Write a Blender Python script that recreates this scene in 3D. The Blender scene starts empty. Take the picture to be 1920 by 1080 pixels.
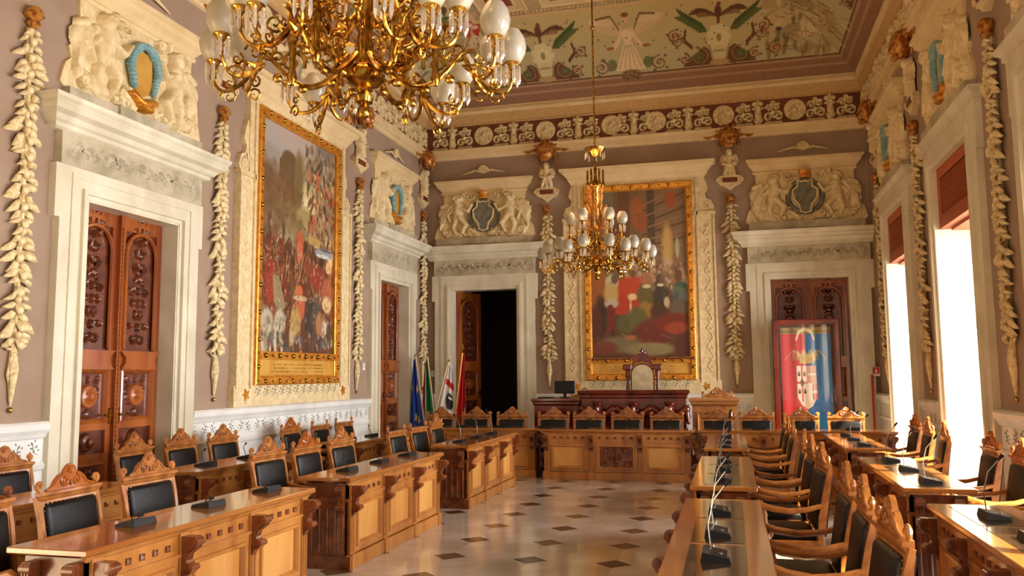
import bpy, bmesh, math, random
import numpy as np
from mathutils import Vector, Matrix
PI = math.pi
rnd = random.Random(7)
S = bpy.context.scene
COL = S.collection
W, YB = 9.637, 17.93          # room width, distance of the back wall
YF = -2.2                     # the hall goes on behind the camera
# ------------------------------------------------------------------ camera
cam_d = bpy.data.cameras.new('camera'); cam = bpy.data.objects.new('camera', cam_d); COL.objects.link(cam)
cam_d.sensor_width = 36.0; cam_d.lens = 1555.454 / 1920 * 36.0
R_ = Vector((0.9669341, 0.25487179, -0.00887753)); U_ = Vector((0.03503177, -0.09826242, 0.99454375)); F_ = Vector((-0.25260882, 0.96196926, 0.10394189))
cam.matrix_world = Matrix(((R_.x, U_.x, -F_.x, 6.797), (R_.y, U_.y, -F_.y, 0.0), (R_.z, U_.z, -F_.z, 1.8), (0, 0, 0, 1)))
cam_d.clip_end = 200
S.camera = cam
# ------------------------------------------------------------------ light
S.view_settings.view_transform = 'Standard'; S.view_settings.look = 'None'
S.view_settings.gamma = 1.0; S.view_settings.use_curve_mapping = False
S.view_settings.exposure = 0.88
wd = bpy.data.worlds.new('world'); S.world = wd; wd.use_nodes = True
wd.node_tree.nodes['Background'].inputs[0].default_value = (1.0, 0.86, 0.66, 1)
wd.node_tree.nodes['Background'].inputs[1].default_value = 0.3
sd = bpy.data.lights.new('sun', 'SUN'); sun = bpy.data.objects.new('sun', sd); COL.objects.link(sun)
sd.energy = 24.0; sd.angle = math.radians(0.6); sd.color = (1.0, 0.80, 0.52)
sun.rotation_euler = Vector((-1.0, 0.47, -1.04)).to_track_quat('-Z', 'Y').to_euler()
sun.location = (14, 8, 8)
WIN_Y = [7.74, 11.48, 15.22]
for i, wy in enumerate([0.26, 4.0] + WIN_Y):
    ld = bpy.data.lights.new('window_daylight', 'AREA'); lo = bpy.data.objects.new('window_daylight', ld); COL.objects.link(lo)
    ld.shape = 'RECTANGLE'; ld.size = 1.85; ld.size_y = 3.5; ld.spread = math.radians(125); ld.energy = 215; ld.color = (0.97, 0.97, 1.0)
    lo.location = (W + .98, wy, 1.95); lo.rotation_euler = Vector((-1, 0, 0)).to_track_quat('-Z', 'Y').to_euler()
# ------------------------------------------------------------------ materials
def lin(c): return tuple(((v / 255) / 12.92 if v / 255 <= .04045 else ((v / 255 + .055) / 1.055) ** 2.4) for v in c)
def mat(name, rgb, rough=.6, metal=0, spec=.5, coat=0, rgb2=None, scale=6, detail=4, stretch=(1, 1, 1), bump=0, bscale=None, fac=(.35, .65), trans=0):
    m = bpy.data.materials.new(name); m.use_nodes = True; nt = m.node_tree; b = nt.nodes['Principled BSDF']
    b.inputs['Base Color'].default_value = (*lin(rgb), 1); b.inputs['Roughness'].default_value = rough; b.inputs['Metallic'].default_value = metal
    b.inputs['Specular IOR Level'].default_value = spec; b.inputs['Coat Weight'].default_value = coat; b.inputs['Coat Roughness'].default_value = .08
    b.inputs['Transmission Weight'].default_value = trans
    tc = nt.nodes.new('ShaderNodeTexCoord'); mp = nt.nodes.new('ShaderNodeMapping'); mp.inputs['Scale'].default_value = stretch
    nt.links.new(tc.outputs['Object'], mp.inputs[0])
    nz = nt.nodes.new('ShaderNodeTexNoise'); nz.inputs['Scale'].default_value = scale; nz.inputs['Detail'].default_value = detail; nz.inputs['Distortion'].default_value = .6
    nt.links.new(mp.outputs[0], nz.inputs['Vector'])
    rp = nt.nodes.new('ShaderNodeValToRGB'); rp.color_ramp.elements[0].position = fac[0]; rp.color_ramp.elements[1].position = fac[1]
    c2 = rgb2 if rgb2 else tuple(v * .86 for v in rgb)
    rp.color_ramp.elements[0].color = (*lin(c2), 1); rp.color_ramp.elements[1].color = (*lin(rgb), 1)
    nt.links.new(nz.outputs['Fac'], rp.inputs[0]); nt.links.new(rp.outputs[0], b.inputs['Base Color'])
    if bump:
        n2 = nt.nodes.new('ShaderNodeTexNoise'); n2.inputs['Scale'].default_value = bscale or scale * 4; n2.inputs['Detail'].default_value = 3
        nt.links.new(mp.outputs[0], n2.inputs['Vector'])
        bp = nt.nodes.new('ShaderNodeBump'); bp.inputs['Strength'].default_value = bump; bp.inputs['Distance'].default_value = .02
        nt.links.new(n2.outputs['Fac'], bp.inputs['Height']); nt.links.new(bp.outputs[0], b.inputs['Normal'])
    return m
M = {}
M['wall'] = mat('mauve plaster', (158, 134, 112), .85, rgb2=(148, 122, 100), scale=1.5, bump=.15, bscale=90)
M['stucco'] = mat('cream stucco', (226, 206, 160), .7, rgb2=(204, 178, 128), scale=9, bump=.25, bscale=40)
M['leaf'] = mat('leaf stucco', (228, 208, 160), .7, rgb2=(192, 164, 112), scale=14, fac=(.4, .58), bump=.3, bscale=50)
M['cream'] = mat('cream painted moulding', (224, 200, 152), .55, rgb2=(212, 184, 134), scale=3)
M['marble'] = mat('warm grey marble', (226, 217, 192), .32, rgb2=(196, 186, 158), scale=2.2, detail=8, fac=(.3, .7), stretch=(1, 1, .5))
M['greymarble'] = mat('grey veined marble', (196, 184, 156), .4, rgb2=(158, 146, 118), scale=4, detail=9, bump=.2, bscale=60)
M['dado'] = mat('white dado marble', (232, 230, 222), .4, rgb2=(214, 212, 204), scale=2)
M['sprig'] = mat('sage sprig paint', (142, 142, 128), .6)
M['wood'] = mat('honey walnut', (190, 128, 62), .28, coat=.35, rgb2=(150, 90, 36), scale=3.5, stretch=(1, 1, .12), detail=8, bump=.06)
M['woodx'] = mat('honey walnut long grain', (178, 116, 56), .2, coat=.9, rgb2=(146, 86, 36), scale=3.5, stretch=(.12, 1, 1), detail=8)
M['panel'] = mat('blond panel wood', (214, 158, 84), .3, coat=.3, rgb2=(184, 122, 54), scale=2.6, stretch=(1, 1, .25), detail=8)
M['darkwood'] = mat('dark carved walnut', (128, 66, 28), .3, coat=.4, rgb2=(84, 36, 14), scale=8, detail=6)
M['chairwood'] = mat('chair walnut', (186, 120, 58), .28, coat=.35, rgb2=(140, 80, 34), scale=9, detail=5)
M['mahog'] = mat('mahogany', (118, 40, 18), .25, coat=.5, rgb2=(76, 22, 10), scale=4, stretch=(1, 1, .3))
M['doorwood'] = mat('red walnut door', (168, 92, 34), .26, coat=.5, rgb2=(124, 54, 16), scale=3, stretch=(1, 1, .15), detail=8)
M['doorcarve'] = mat('dark carved door panel', (112, 52, 20), .32, coat=.3, rgb2=(70, 26, 8), scale=7)
M['shutter'] = mat('orange brown shutter wood', (172, 84, 36), .5, rgb2=(146, 62, 24), scale=3, stretch=(.2, 1, 1))
M['leather'] = mat('black leather', (10, 11, 13), .38, spec=.3, rgb2=(6, 7, 8), scale=30, bump=.12, bscale=120)
M['gold'] = mat('gilded plaster', (226, 162, 58), .38, metal=.55, rgb2=(196, 120, 34), scale=12, bump=.15)
M['goldplaque'] = mat('gold plaque', (226, 176, 86), .42, metal=.35, rgb2=(206, 150, 60), scale=3)
M['brass'] = mat('polished brass', (212, 164, 72), .2, metal=1, rgb2=(120, 76, 24), scale=18)
M['redgold'] = mat('red bronze lacquer', (136, 66, 30), .35, metal=.35, rgb2=(190, 132, 56), scale=16, fac=(.45, .6))
M['frieze'] = mat('russet frieze ground', (122, 66, 44), .75, rgb2=(102, 50, 32), scale=4)
M['lattice'] = mat('lattice plaster', (206, 170, 112), .7, rgb2=(178, 138, 82), scale=60, fac=(.45, .55))
M['glass'] = mat('frosted glass', (214, 206, 186), .28, spec=.6, rgb2=(190, 180, 156), scale=5, trans=.5)
M['crystal'] = mat('crystal', (240, 232, 214), .06, spec=.8, trans=.75)
M['black'] = mat('black plastic', (14, 15, 18), .4, spec=.3)
M['steel'] = mat('grey metal', (170, 172, 176), .25, metal=.9)
M['inset'] = mat('smoked glass inset', (58, 46, 36), .12, spec=.6, coat=.5)
M['upholstery'] = mat('cream upholstery', (196, 176, 136), .7)
M['tile'] = mat('pale marble tile', (212, 204, 190), .12, coat=.5, rgb2=(184, 172, 154), scale=1.6, detail=8)
M['tiled'] = mat('dark slate tile', (66, 58, 48), .2, coat=.2, rgb2=(52, 44, 36), scale=6)
M['tileb'] = mat('brown marble tile', (112, 88, 60), .2, coat=.2, rgb2=(92, 70, 46), scale=6)
M['grout'] = mat('floor mortar', (120, 104, 84), .5)
M['ceil'] = mat('ceiling plaster', (206, 178, 132), .8)
M['red'] = mat('brick red paint', (150, 74, 52), .7)
M['signred'] = mat('sign red', (196, 40, 30), .4)
M['white'] = mat('white plastic', (236, 232, 224), .4)
M['dark'] = mat('corridor plaster with painted shade', (52, 34, 24), .9)  # shade of the unlit lobby put into the base colour
M['teal'] = mat('turquoise enamel', (136, 172, 172), .4, rgb2=(104, 146, 152), scale=10)
M['shield'] = mat('grey green shield', (126, 124, 104), .5, rgb2=(88, 84, 72), scale=8)
M['green'] = mat('flag green', (20, 120, 60), .7); M['fred'] = mat('flag red', (190, 26, 32), .7)
def glass_pane(name):
    m = bpy.data.materials.new(name); m.use_nodes = True; nt = m.node_tree; nt.nodes.clear()
    o = nt.nodes.new('ShaderNodeOutputMaterial'); mx = nt.nodes.new('ShaderNodeMixShader'); t = nt.nodes.new('ShaderNodeBsdfTransparent'); g = nt.nodes.new('ShaderNodeBsdfGlossy')
    g.inputs['Roughness'].default_value = .02; mx.inputs[0].default_value = .06
    nt.links.new(t.outputs[0], mx.inputs[1]); nt.links.new(g.outputs[0], mx.inputs[2]); nt.links.new(mx.outputs[0], o.inputs[0]); return m
M['pane'] = glass_pane('clear window glass')
def art_mat(name, rough=.5, coat=0):
    m = bpy.data.materials.new(name); m.use_nodes = True; nt = m.node_tree; b = nt.nodes['Principled BSDF']
    a = nt.nodes.new('ShaderNodeAttribute'); a.attribute_name = 'paint'; nt.links.new(a.outputs['Color'], b.inputs['Base Color'])
    b.inputs['Roughness'].default_value = rough; b.inputs['Coat Weight'].default_value = coat; return m
M['oil'] = art_mat('oil painting', .38, .15); M['fresco'] = art_mat('ceiling fresco', .85); M['cloth'] = art_mat('painted cloth', .75)
# ------------------------------------------------------------------ mesh helpers
class MB:
    def __init__(s): s.v = []; s.f = []
    def add(s, vs, fs):
        n = len(s.v); s.v += [tuple(p) for p in vs]; s.f += [tuple(i + n for i in f) for f in fs]; return s
    def box(s, x0, x1, y0, y1, z0, z1):
        return s.add([(x0, y0, z0), (x1, y0, z0), (x1, y1, z0), (x0, y1, z0), (x0, y0, z1), (x1, y0, z1), (x1, y1, z1), (x0, y1, z1)],
                     [(0, 3, 2, 1), (4, 5, 6, 7), (0, 1, 5, 4), (1, 2, 6, 5), (2, 3, 7, 6), (3, 0, 4, 7)])
    def cbox(s, x0, x1, y0, y1, z0, z1, b=.01, seg=1):
        bm = bmesh.new(); bmesh.ops.create_cube(bm, size=1)
        for v in bm.verts: v.co = Vector(((x0 + x1) / 2 + v.co.x * (x1 - x0), (y0 + y1) / 2 + v.co.y * (y1 - y0), (z0 + z1) / 2 + v.co.z * (z1 - z0)))
        bmesh.ops.bevel(bm, geom=bm.edges[:], offset=b, segments=seg, affect='EDGES', profile=.5)
        bm.verts.index_update(); s.add([v.co[:] for v in bm.verts], [[v.index for v in f.verts] for f in bm.faces]); bm.free(); return s
    def prism(s, pts, y0, y1, tf=None):       # polygon in x,z ; extruded along y
        n = len(pts); vs = [(p[0], y0, p[1]) for p in pts] + [(p[0], y1, p[1]) for p in pts]
        if tf: vs = [tf(v) for v in vs]
        return s.add(vs, [tuple(range(n)), tuple(range(2 * n - 1, n - 1, -1))] + [(i, i + n, (i + 1) % n + n, (i + 1) % n) for i in range(n)])
    def lathe(s, prof, n=12, at=(0, 0, 0), axis='z', sq=1):
        vs = []; m = len(prof)
        for r, z in prof:
            for k in range(n):
                a = 2 * PI * k / n; p = (r * math.cos(a), r * math.sin(a) * sq, z)
                if axis == 'y': p = (p[0], z, p[1])
                if axis == 'x': p = (z, p[0], p[1])
                vs.append((p[0] + at[0], p[1] + at[1], p[2] + at[2]))
        fs = [(i * n + k, i * n + (k + 1) % n, (i + 1) * n + (k + 1) % n, (i + 1) * n + k) for i in range(m - 1) for k in range(n)]
        fs += [tuple(range(n - 1, -1, -1)), tuple(range((m - 1) * n, m * n))]
        return s.add(vs, fs)
    def tube(s, pts, r, n=6, sq=1):
        pts = [Vector(p) for p in pts]; m = len(pts); rs = r if isinstance(r, (list, tuple)) else [r] * m
        vs = []; up = Vector((0, 0, 1)); prev = None
        for i, p in enumerate(pts):
            t = (pts[min(i + 1, m - 1)] - pts[max(i - 1, 0)]); t = t.normalized() if t.length > 1e-9 else Vector((0, 0, 1))
            if prev is None:
                a = t.cross(up)
                if a.length < .1: a = t.cross(Vector((1, 0, 0)))
            else: a = prev - t * prev.dot(t)
            a.normalize(); prev = a; b = t.cross(a)
            for k in range(n):
                w = 2 * PI * (k + .5) / n; vs.append(p + a * (math.cos(w) * rs[i]) + b * (math.sin(w) * rs[i] * sq))
        fs = [(i * n + k, i * n + (k + 1) % n, (i + 1) * n + (k + 1) % n, (i + 1) * n + k) for i in range(m - 1) for k in range(n)]
        fs += [tuple(range(n - 1, -1, -1)), tuple(range((m - 1) * n, m * n))]
        return s.add(vs, fs)
    def ell(s, c, r, n=10, m=6):
        prof = [(max(.02, math.sin(PI * j / m)), -math.cos(PI * j / m)) for j in range(m + 1)]
        b = MB().lathe(prof, n); return s.add([(c[0] + v[0] * r[0], c[1] + v[1] * r[1], c[2] + v[2] * r[2]) for v in b.v], b.f)
    def xf(s, fn): s.v = [tuple(fn(v)) for v in s.v]; return s
    def shift(s, x, y, z): return s.xf(lambda v: (v[0] + x, v[1] + y, v[2] + z))
    def mirror(s): return MB().add([(-v[0], v[1], v[2]) for v in s.v], [tuple(reversed(f)) for f in s.f])
    def join(s, o): return s.add(o.v, o.f)
    def mesh(s, name, m, smooth=False):
        me = bpy.data.meshes.new(name); me.from_pydata(s.v, [], s.f); me.materials.append(M[m] if isinstance(m, str) else m)
        if smooth:
            me.polygons.foreach_set('use_smooth', [True] * len(me.polygons)); 
            if smooth != 2: me.set_sharp_from_angle(angle=math.radians(42))
        me.update(); return me
def put(name, me, parent=None, loc=(0, 0, 0), rz=0, **kw):
    o = bpy.data.objects.new(name, me); COL.objects.link(o); o.location = loc; o.rotation_euler = (0, 0, rz)
    if parent: o.parent = parent
    for k, v in kw.items(): o[k] = v
    return o
def ob(name, mb, m, parent=None, loc=(0, 0, 0), rz=0, smooth=False, **kw):
    return put(name, mb.mesh(name, m, smooth), parent, loc, rz, **kw)
def thing(name, label, cat, loc=(0, 0, 0), rz=0, group=None, **kw):
    o = bpy.data.objects.new(name, None); COL.objects.link(o); o.location = loc; o.rotation_euler = (0, 0, rz); o.empty_display_size = .1
    o['label'] = label; o['category'] = cat
    if group: o['group'] = group
    for k, v in kw.items(): o[k] = v
    return o
def dup(root, loc, rz, label=None, group=None):
    r = root.copy(); COL.objects.link(r); r.location = loc; r.rotation_euler = (0, 0, rz)
    if label: r['label'] = label
    if group: r['group'] = group
    for ch in root.children:
        c = ch.copy(); COL.objects.link(c); c.parent = r
        for g in ch.children:
            d = g.copy(); COL.objects.link(d); d.parent = c
    return r
LW, BW, RW = PI / 2, 0.0, -PI / 2      # facing of things on left, back, right wall (front is local -Y)
# sculpted relief: a height field over capsules (x0,z0,x1,z1,r0,r1,height), cut off at its outline
def relief(caps, res=.016, base=.012, bl=1.0):
    c = np.array([[*k] for k in caps], float)
    x0 = min(c[:, 0].min(), c[:, 2].min()) - c[:, 4:6].max(); x1 = max(c[:, 0].max(), c[:, 2].max()) + c[:, 4:6].max()
    z0 = min(c[:, 1].min(), c[:, 3].min()) - c[:, 4:6].max(); z1 = max(c[:, 1].max(), c[:, 3].max()) + c[:, 4:6].max()
    nx = int((x1 - x0) / res) + 2; nz = int((z1 - z0) / res) + 2
    X, Z = np.meshgrid(np.linspace(x0, x1, nx), np.linspace(z0, z1, nz)); H = np.zeros_like(X)
    for a, b, p, q, r0, r1, h in c:
        dx, dz = p - a, q - b; L = dx * dx + dz * dz + 1e-9
        t = np.clip(((X - a) * dx + (Z - b) * dz) / L, 0, 1); d2 = (X - a - t * dx) ** 2 + (Z - b - t * dz) ** 2; r = r0 + (r1 - r0) * t
        hh = h * np.sqrt(np.clip(1 - d2 / r ** 2, 0, 1)); H = np.maximum(H, hh)
    return field(X, Z, H, base, 1e-4)
def field(X, Z, H, base=.012, eps=1e-4):
    nz, nx = X.shape; ins = H > eps; near = ins.copy()
    near[1:] |= ins[:-1]; near[:-1] |= ins[1:]; near[:, 1:] |= near[:, :-1].copy(); near[:, :-1] |= near[:, 1:].copy()
    idx = -np.ones(X.shape, int); idx[near] = np.arange(near.sum())
    Y = np.where(ins, -(base + H), 0)
    v = list(zip(X[near].tolist(), Y[near].tolist(), Z[near].tolist())); f = []
    for j in range(nz - 1):
        row = idx[j]; up = idx[j + 1]
        for i in np.nonzero((row[:-1] >= 0) & (row[1:] >= 0) & (up[:-1] >= 0) & (up[1:] >= 0))[0]:
            f.append((int(row[i]), int(row[i + 1]), int(up[i + 1]), int(up[i])))
    return MB().add(v, f)
def carve(w, h, seed, n=9, depth=.035, res=.014, sym=True):
    r = random.Random(seed); caps = []
    for k in range(n):
        x = r.uniform(.02, w * .5 - .03); z = h * (k + .5) / n + r.uniform(-.02, .02); R = r.uniform(.035, .07); a = r.uniform(0, 6)
        pts = [(x + R * (1 - q / 9) * math.cos(a + q * .75), z + R * (1 - q / 9) * math.sin(a + q * .75)) for q in range(8)]
        for p, q in zip(pts, pts[1:]): caps.append((*p, *q, .017, .014, depth * r.uniform(.5, 1)))
        caps.append((x, z, x + r.uniform(-.03, .03), z + r.uniform(.02, .05), .02, .008, depth))
    if sym: caps += [(-a, b, -c, d, e, f, g) for a, b, c, d, e, f, g in caps]
    for k in range(n): z = h * (k + .5) / n; caps.append((0, z - .02, 0, z + .03, .03 * r.uniform(.6, 1.2), .016, depth * 1.2))
    caps = [(max(-w / 2, min(w / 2, a)), max(.02, min(h - .02, b)), max(-w / 2, min(w / 2, c)), max(.02, min(h - .02, d)), e, f, g) for a, b, c, d, e, f, g in caps]
    return relief(caps, res, .004)
def spiral(cx, cz, R, turns=1.4, a0=0, sgn=1, n=16):
    return [(cx + R * (1 - .82 * k / n) * math.cos(a0 + sgn * 2 * PI * turns * k / n), cz + R * (1 - .82 * k / n) * math.sin(a0 + sgn * 2 * PI * turns * k / n)) for k in range(n + 1)]
def frame_mb(x0, x1, z0, z1, prof):          # picture-frame moulding, prof = [(inset, y)]
    vs = []; m = len(prof)
    for d, y in prof: vs += [(x0 + d, y, z0 + d), (x1 - d, y, z0 + d), (x1 - d, y, z1 - d), (x0 + d, y, z1 - d)]
    return MB().add(vs, [(i * 4 + k, i * 4 + (k + 1) % 4, i * 4 + 4 + (k + 1) % 4, i * 4 + 4 + k) for i in range(m - 1) for k in range(4)])
def cornice_mb(hw, prof):                    # prof = [(out, z)] bottom to top, returned at the ends; closed on top
    vs = []; m = len(prof)
    for o, z in prof: vs += [(-hw - o, 0, z), (-hw - o, -o - .001, z), (hw + o, -o - .001, z), (hw + o, 0, z)]
    f = [(i * 4 + k, i * 4 + k + 1, i * 4 + 5 + k, i * 4 + 4 + k) for i in range(m - 1) for k in range(3)]
    return MB().add(vs, f + [(0, 3, 2, 1), tuple(range(4 * m - 4, 4 * m))])
# ------------------------------------------------------------------ painting helper
class Art:
    def __init__(s, x0, x1, z0, z1, nx, nz, bg):
        s.b = (x0, x1, z0, z1); s.X, s.Z = np.meshgrid(np.linspace(x0, x1, nx), np.linspace(z0, z1, nz)); s.C = np.zeros((nz, nx, 3)); s.C[:] = bg
    def blend(s, a, col): s.C = s.C * (1 - a[..., None]) + np.array(col, float) * a[..., None]
    def ell(s, cx, cz, rx, rz, col, ang=0, soft=.25, al=1):
        b = s.b; R = max(rx, rz) * (1 + soft) + 1e-6; nz, nx = s.X.shape
        i0 = max(0, int((cx - R - b[0]) / (b[1] - b[0]) * (nx - 1))); i1 = min(nx, int((cx + R - b[0]) / (b[1] - b[0]) * (nx - 1)) + 2)
        j0 = max(0, int((cz - R - b[2]) / (b[3] - b[2]) * (nz - 1))); j1 = min(nz, int((cz + R - b[2]) / (b[3] - b[2]) * (nz - 1)) + 2)
        if i0 >= i1 or j0 >= j1: return
        x = s.X[j0:j1, i0:i1] - cx; z = s.Z[j0:j1, i0:i1] - cz; c, t = math.cos(ang), math.sin(ang)
        d = np.sqrt(((x * c + z * t) / rx) ** 2 + ((-x * t + z * c) / rz) ** 2)
        a = np.clip((1 + soft / 2 - d) / max(soft, 1e-3), 0, 1)[..., None] * al
        s.C[j0:j1, i0:i1] = s.C[j0:j1, i0:i1] * (1 - a) + np.array(col, float) * a
    def line(s, pts, w, col, w2=None, al=1):
        w2 = w if w2 is None else w2; n = len(pts) - 1
        for k in range(n):
            (a, b), (c, d) = pts[k], pts[k + 1]; ww = w + (w2 - w) * (k + .5) / n; L = math.hypot(c - a, d - b); st = max(1, int(L / max(ww * .7, .004)))
            for q in range(st + 1): t = q / st; s.ell(a + (c - a) * t, b + (d - b) * t, ww, ww, col, soft=.5, al=al)
    def poly(s, pts, col, al=1):
        x, z = s.X, s.Z; ins = np.zeros(x.shape, bool); n = len(pts)
        for i in range(n):
            (a, b), (c, d) = pts[i], pts[(i + 1) % n]
            if b != d: ins ^= ((b > z) != (d > z)) & (x < (c - a) * (z - b) / (d - b) + a)
        s.blend(ins * float(al), col)
    def rect(s, x0, x1, z0, z1, col, al=1): s.blend(((s.X >= x0) & (s.X <= x1) & (s.Z >= z0) & (s.Z <= z1)) * float(al), col)
    def dabs(s, n, x0, x1, z0, z1, cols, r, seed=1, al=.8, asp=2.2):
        q = random.Random(seed)
        for _ in range(n):
            rr = r * q.uniform(.5, 1.5); s.ell(q.uniform(x0, x1), q.uniform(z0, z1), rr, rr * q.uniform(1, asp), q.choice(cols), q.uniform(-.7, .7), .5, al)
    def mb(s, m, name, parent=None, fn=None, **kw):
        nz, nx = s.X.shape; x = s.X.ravel(); z = s.Z.ravel()
        P = np.stack([x, np.zeros_like(x), z], 1) if fn is None else fn(x, z)
        me = bpy.data.meshes.new(name); i = np.arange(nz * nx).reshape(nz, nx)
        F = np.stack([i[:-1, :-1], i[:-1, 1:], i[1:, 1:], i[1:, :-1]], -1).reshape(-1, 4)
        me.vertices.add(len(P)); me.vertices.foreach_set('co', P.astype(np.float32).ravel())
        me.loops.add(F.size); me.loops.foreach_set('vertex_index', F.ravel().astype(np.int32))
        me.polygons.add(len(F)); me.polygons.foreach_set('loop_start', np.arange(0, F.size, 4, dtype=np.int32))
        me.update(calc_edges=True); me.validate()
        at = me.color_attributes.new('paint', 'FLOAT_COLOR', 'POINT'); c = np.clip(s.C / 255, 0, 1); c = np.where(c <= .04045, c / 12.92, ((c + .055) / 1.055) ** 2.4)
        at.data.foreach_set('color', np.concatenate([c.reshape(-1, 3), np.ones((nz * nx, 1))], 1).astype(np.float32).ravel())
        me.polygons.foreach_set('use_smooth', [True] * len(F)); me.materials.append(M[m]); return put(name, me, parent, **kw)
# ================================================================== ROOM SHELL
def wall_mb(a0, a1, z0, z1, th, holes):      # local: x along, y 0..th behind face, openings (x0,x1,ztop) from the floor
    mb = MB(); x = a0
    for h0, h1, zt in sorted(holes):
        mb.box(x, h0, 0, th, z0, z1); mb.box(h0, h1, 0, th, zt, z1); x = h1
    return mb.box(x, a1, 0, th, z0, z1)
DZ = 3.734; DW = .775
LD = [8.2, 16.0]; BD = [1.455, 8.39]
ob('wall_left', wall_mb(YF, YB + .3, -.05, 7.9, .3, [(y - DW, y + DW, DZ) for y in LD]), 'wall', rz=LW, kind='structure')
ob('wall_back', wall_mb(-.3, W + .3, -.05, 7.9, .35, [(x - DW, x + DW, DZ) for x in BD]), 'wall', loc=(0, YB, 0), kind='structure')
ob('wall_right', wall_mb(-YB - .3, -YF, -.05, 7.9, .8, [(-y - .93, -y + .93, 4.57) for y in [.26, 4.0] + WIN_Y]), 'wall', loc=(W, 0, 0), rz=RW, kind='structure')
# floor : mortar bed with octagonal tiles and small lozenges
fl = ob('floor', MB().box(0, W, YF, YB, -.3, -.008), 'grout', kind='structure')
GX, GY, DR = .8225, .8525, .172
def tile_mesh(w, h, d, m):
    p = [(-w + d, -h), (w - d, -h), (w, -h + d), (w, h - d), (w - d, h), (-w + d, h), (-w, h - d), (-w, -h + d)]
    n = 8; b = MB(); b.add([(x, y, 0) for x, y in p] + [(x, y, -.012) for x, y in p], [tuple(range(8))] + [(i + n, (i + 1) % n + n, (i + 1) % n, i) for i in range(n)])
    return b.mesh('marble_tile', m)
tm = tile_mesh(GX / 2 - .0012, GY / 2 - .0012, DR + .0015, 'tile')
q = DR - .002; lz = {}
for k in ('tiled', 'tileb'):
    lz[k] = MB().add([(0, -q, 0), (q, 0, 0), (0, q, 0), (-q, 0, 0), (0, -q, -.012), (q, 0, -.012), (0, q, -.012), (-q, 0, -.012)], [(0, 1, 2, 3), (4, 5, 1, 0), (5, 6, 2, 1), (6, 7, 3, 2), (7, 4, 0, 3)]).mesh('lozenge_tile', k)
X0 = 4.825 - GX * .5
brown = {(4, 9), (3, 8), (4, 11), (5, 10), (6, 13), (5, 12), (6, 14)}
for j in range(-10, 13):
    y = 8.1 + GY * j
    for i in range(-6, 7):
        x = 4.825 + GX * (i + .5) - GX * .5
        if y > YF + .3 and y < YB and 0 < 4.825 + GX * i < W and -5 <= i <= 5:
            put('lozenge_tile', lz['tileb' if (i + 5, j + 9) in brown or rnd.random() < .22 else 'tiled'], fl, (4.825 + GX * i, y, -.0002))
        if i < 6 and y + GY / 2 < YB and y > YF: put('marble_tile', tm, fl, (4.825 + GX * (i + .5), y + GY / 2, 0))
# cornice swept round three walls
def sweep(name, prof, m, smooth=False, **kw):
    mb = MB(); vs = []
    for o, z in prof: vs += [(o, YF, z), (o, YB - o, z), (W - o, YB - o, z), (W - o, YF, z)]
    mb.add(vs, [(i * 4 + k, i * 4 + k + 1, i * 4 + 5 + k, i * 4 + 4 + k) for i in range(len(prof) - 1) for k in range(3)])
    return ob(name, mb, m, smooth=smooth, kind='structure', **kw)
sweep('trim_1', [(-.02, 6.76), (.05, 6.78), (.06, 6.82), (.12, 6.85), (.12, 6.93), (.15, 6.95), (.15, 6.99), (.04, 7.0)], 'cream')
FRZ = sweep('trim_2', [(.04, 6.995), (.04, 7.55)], 'frieze')
sweep('trim_3', [(.04, 7.545), (.07, 7.56), (.07, 7.585), (.06, 7.585), (.13, 7.78)], 'lattice')
sweep('trim_4', [(.11, 7.775), (.17, 7.785), (.2, 7.82), (.2, 7.86), (.17, 7.88), (.18, 7.925), (.1, 7.93)], 'cream')
# frieze ornaments on the back wall and the near ends of the side walls
ros = MB().lathe([(.215, 0), (.225, -.02), (.21, -.04), (.17, -.045), (.05, -.02), (.045, -.05), (.025, -.07), (.0, -.072)][::-1], 24, axis='y').mesh('rosette', 'leaf', True)
uc = []
for a, b, c, d, r, s_, h in [(0, -.25, 0, -.16, .05, .09, .05), (0, -.13, 0, -.02, .07, .07, .06), (0, .02, 0, .1, .04, .075, .07), (-.07, .2, .07, .2, .045, .045, .06), (0, .15, 0, .26, .04, .03, .05), (-.1, .1, .1, .1, .02, .02, .03)]: uc.append((a, b, c, d, r, s_, h))
urn = relief(uc, .012).mesh('urn', 'leaf', True)
sc = []
for cx, cz, R, a, sg in [(-.09, -.1, .11, 0, 1), (.1, -.08, .1, 2, -1), (-.06, .1, .08, 3, -1), (.09, .12, .07, 1, 1), (0, .2, .04, 0, 1)]:
    p = spiral(cx, cz, R, 1.2, a, sg, 10); sc += [(*u, *v, .022, .02, .04) for u, v in zip(p, p[1:])]
sc += [(-.16, -.22, .16, -.22, .02, .02, .03), (0, 0, 0, .02, .05, .03, .06)]
scr = relief(sc, .013).mesh('scrollwork', 'leaf', True)
for x in [1.46, 2.92, 4.41, 5.38, 6.82, 8.27]: put('rosette', ros, FRZ, (x, YB - .04, 7.28))
us = [.7, 2.17, 3.66, 4.9, 6.08, 7.53, 8.97]
for x in us:
    put('urn', urn, FRZ, (x, YB - .04, 7.27))
    for d in (-.3, .3): put('scrollwork', scr, FRZ, (x + d, YB - .04, 7.26))
for k in range(7):
    y = YB - 1.2 - k * 1.46
    for wx, rz in ((.04, LW), (W - .04, RW)):
        put('rosette', ros, FRZ, (wx, y, 7.28), rz); put('urn', urn, FRZ, (wx, y + .73, 7.27), rz)
        for d in (.38, 1.04): put('scrollwork', scr, FRZ, (wx, y + d, 7.26), rz)
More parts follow.
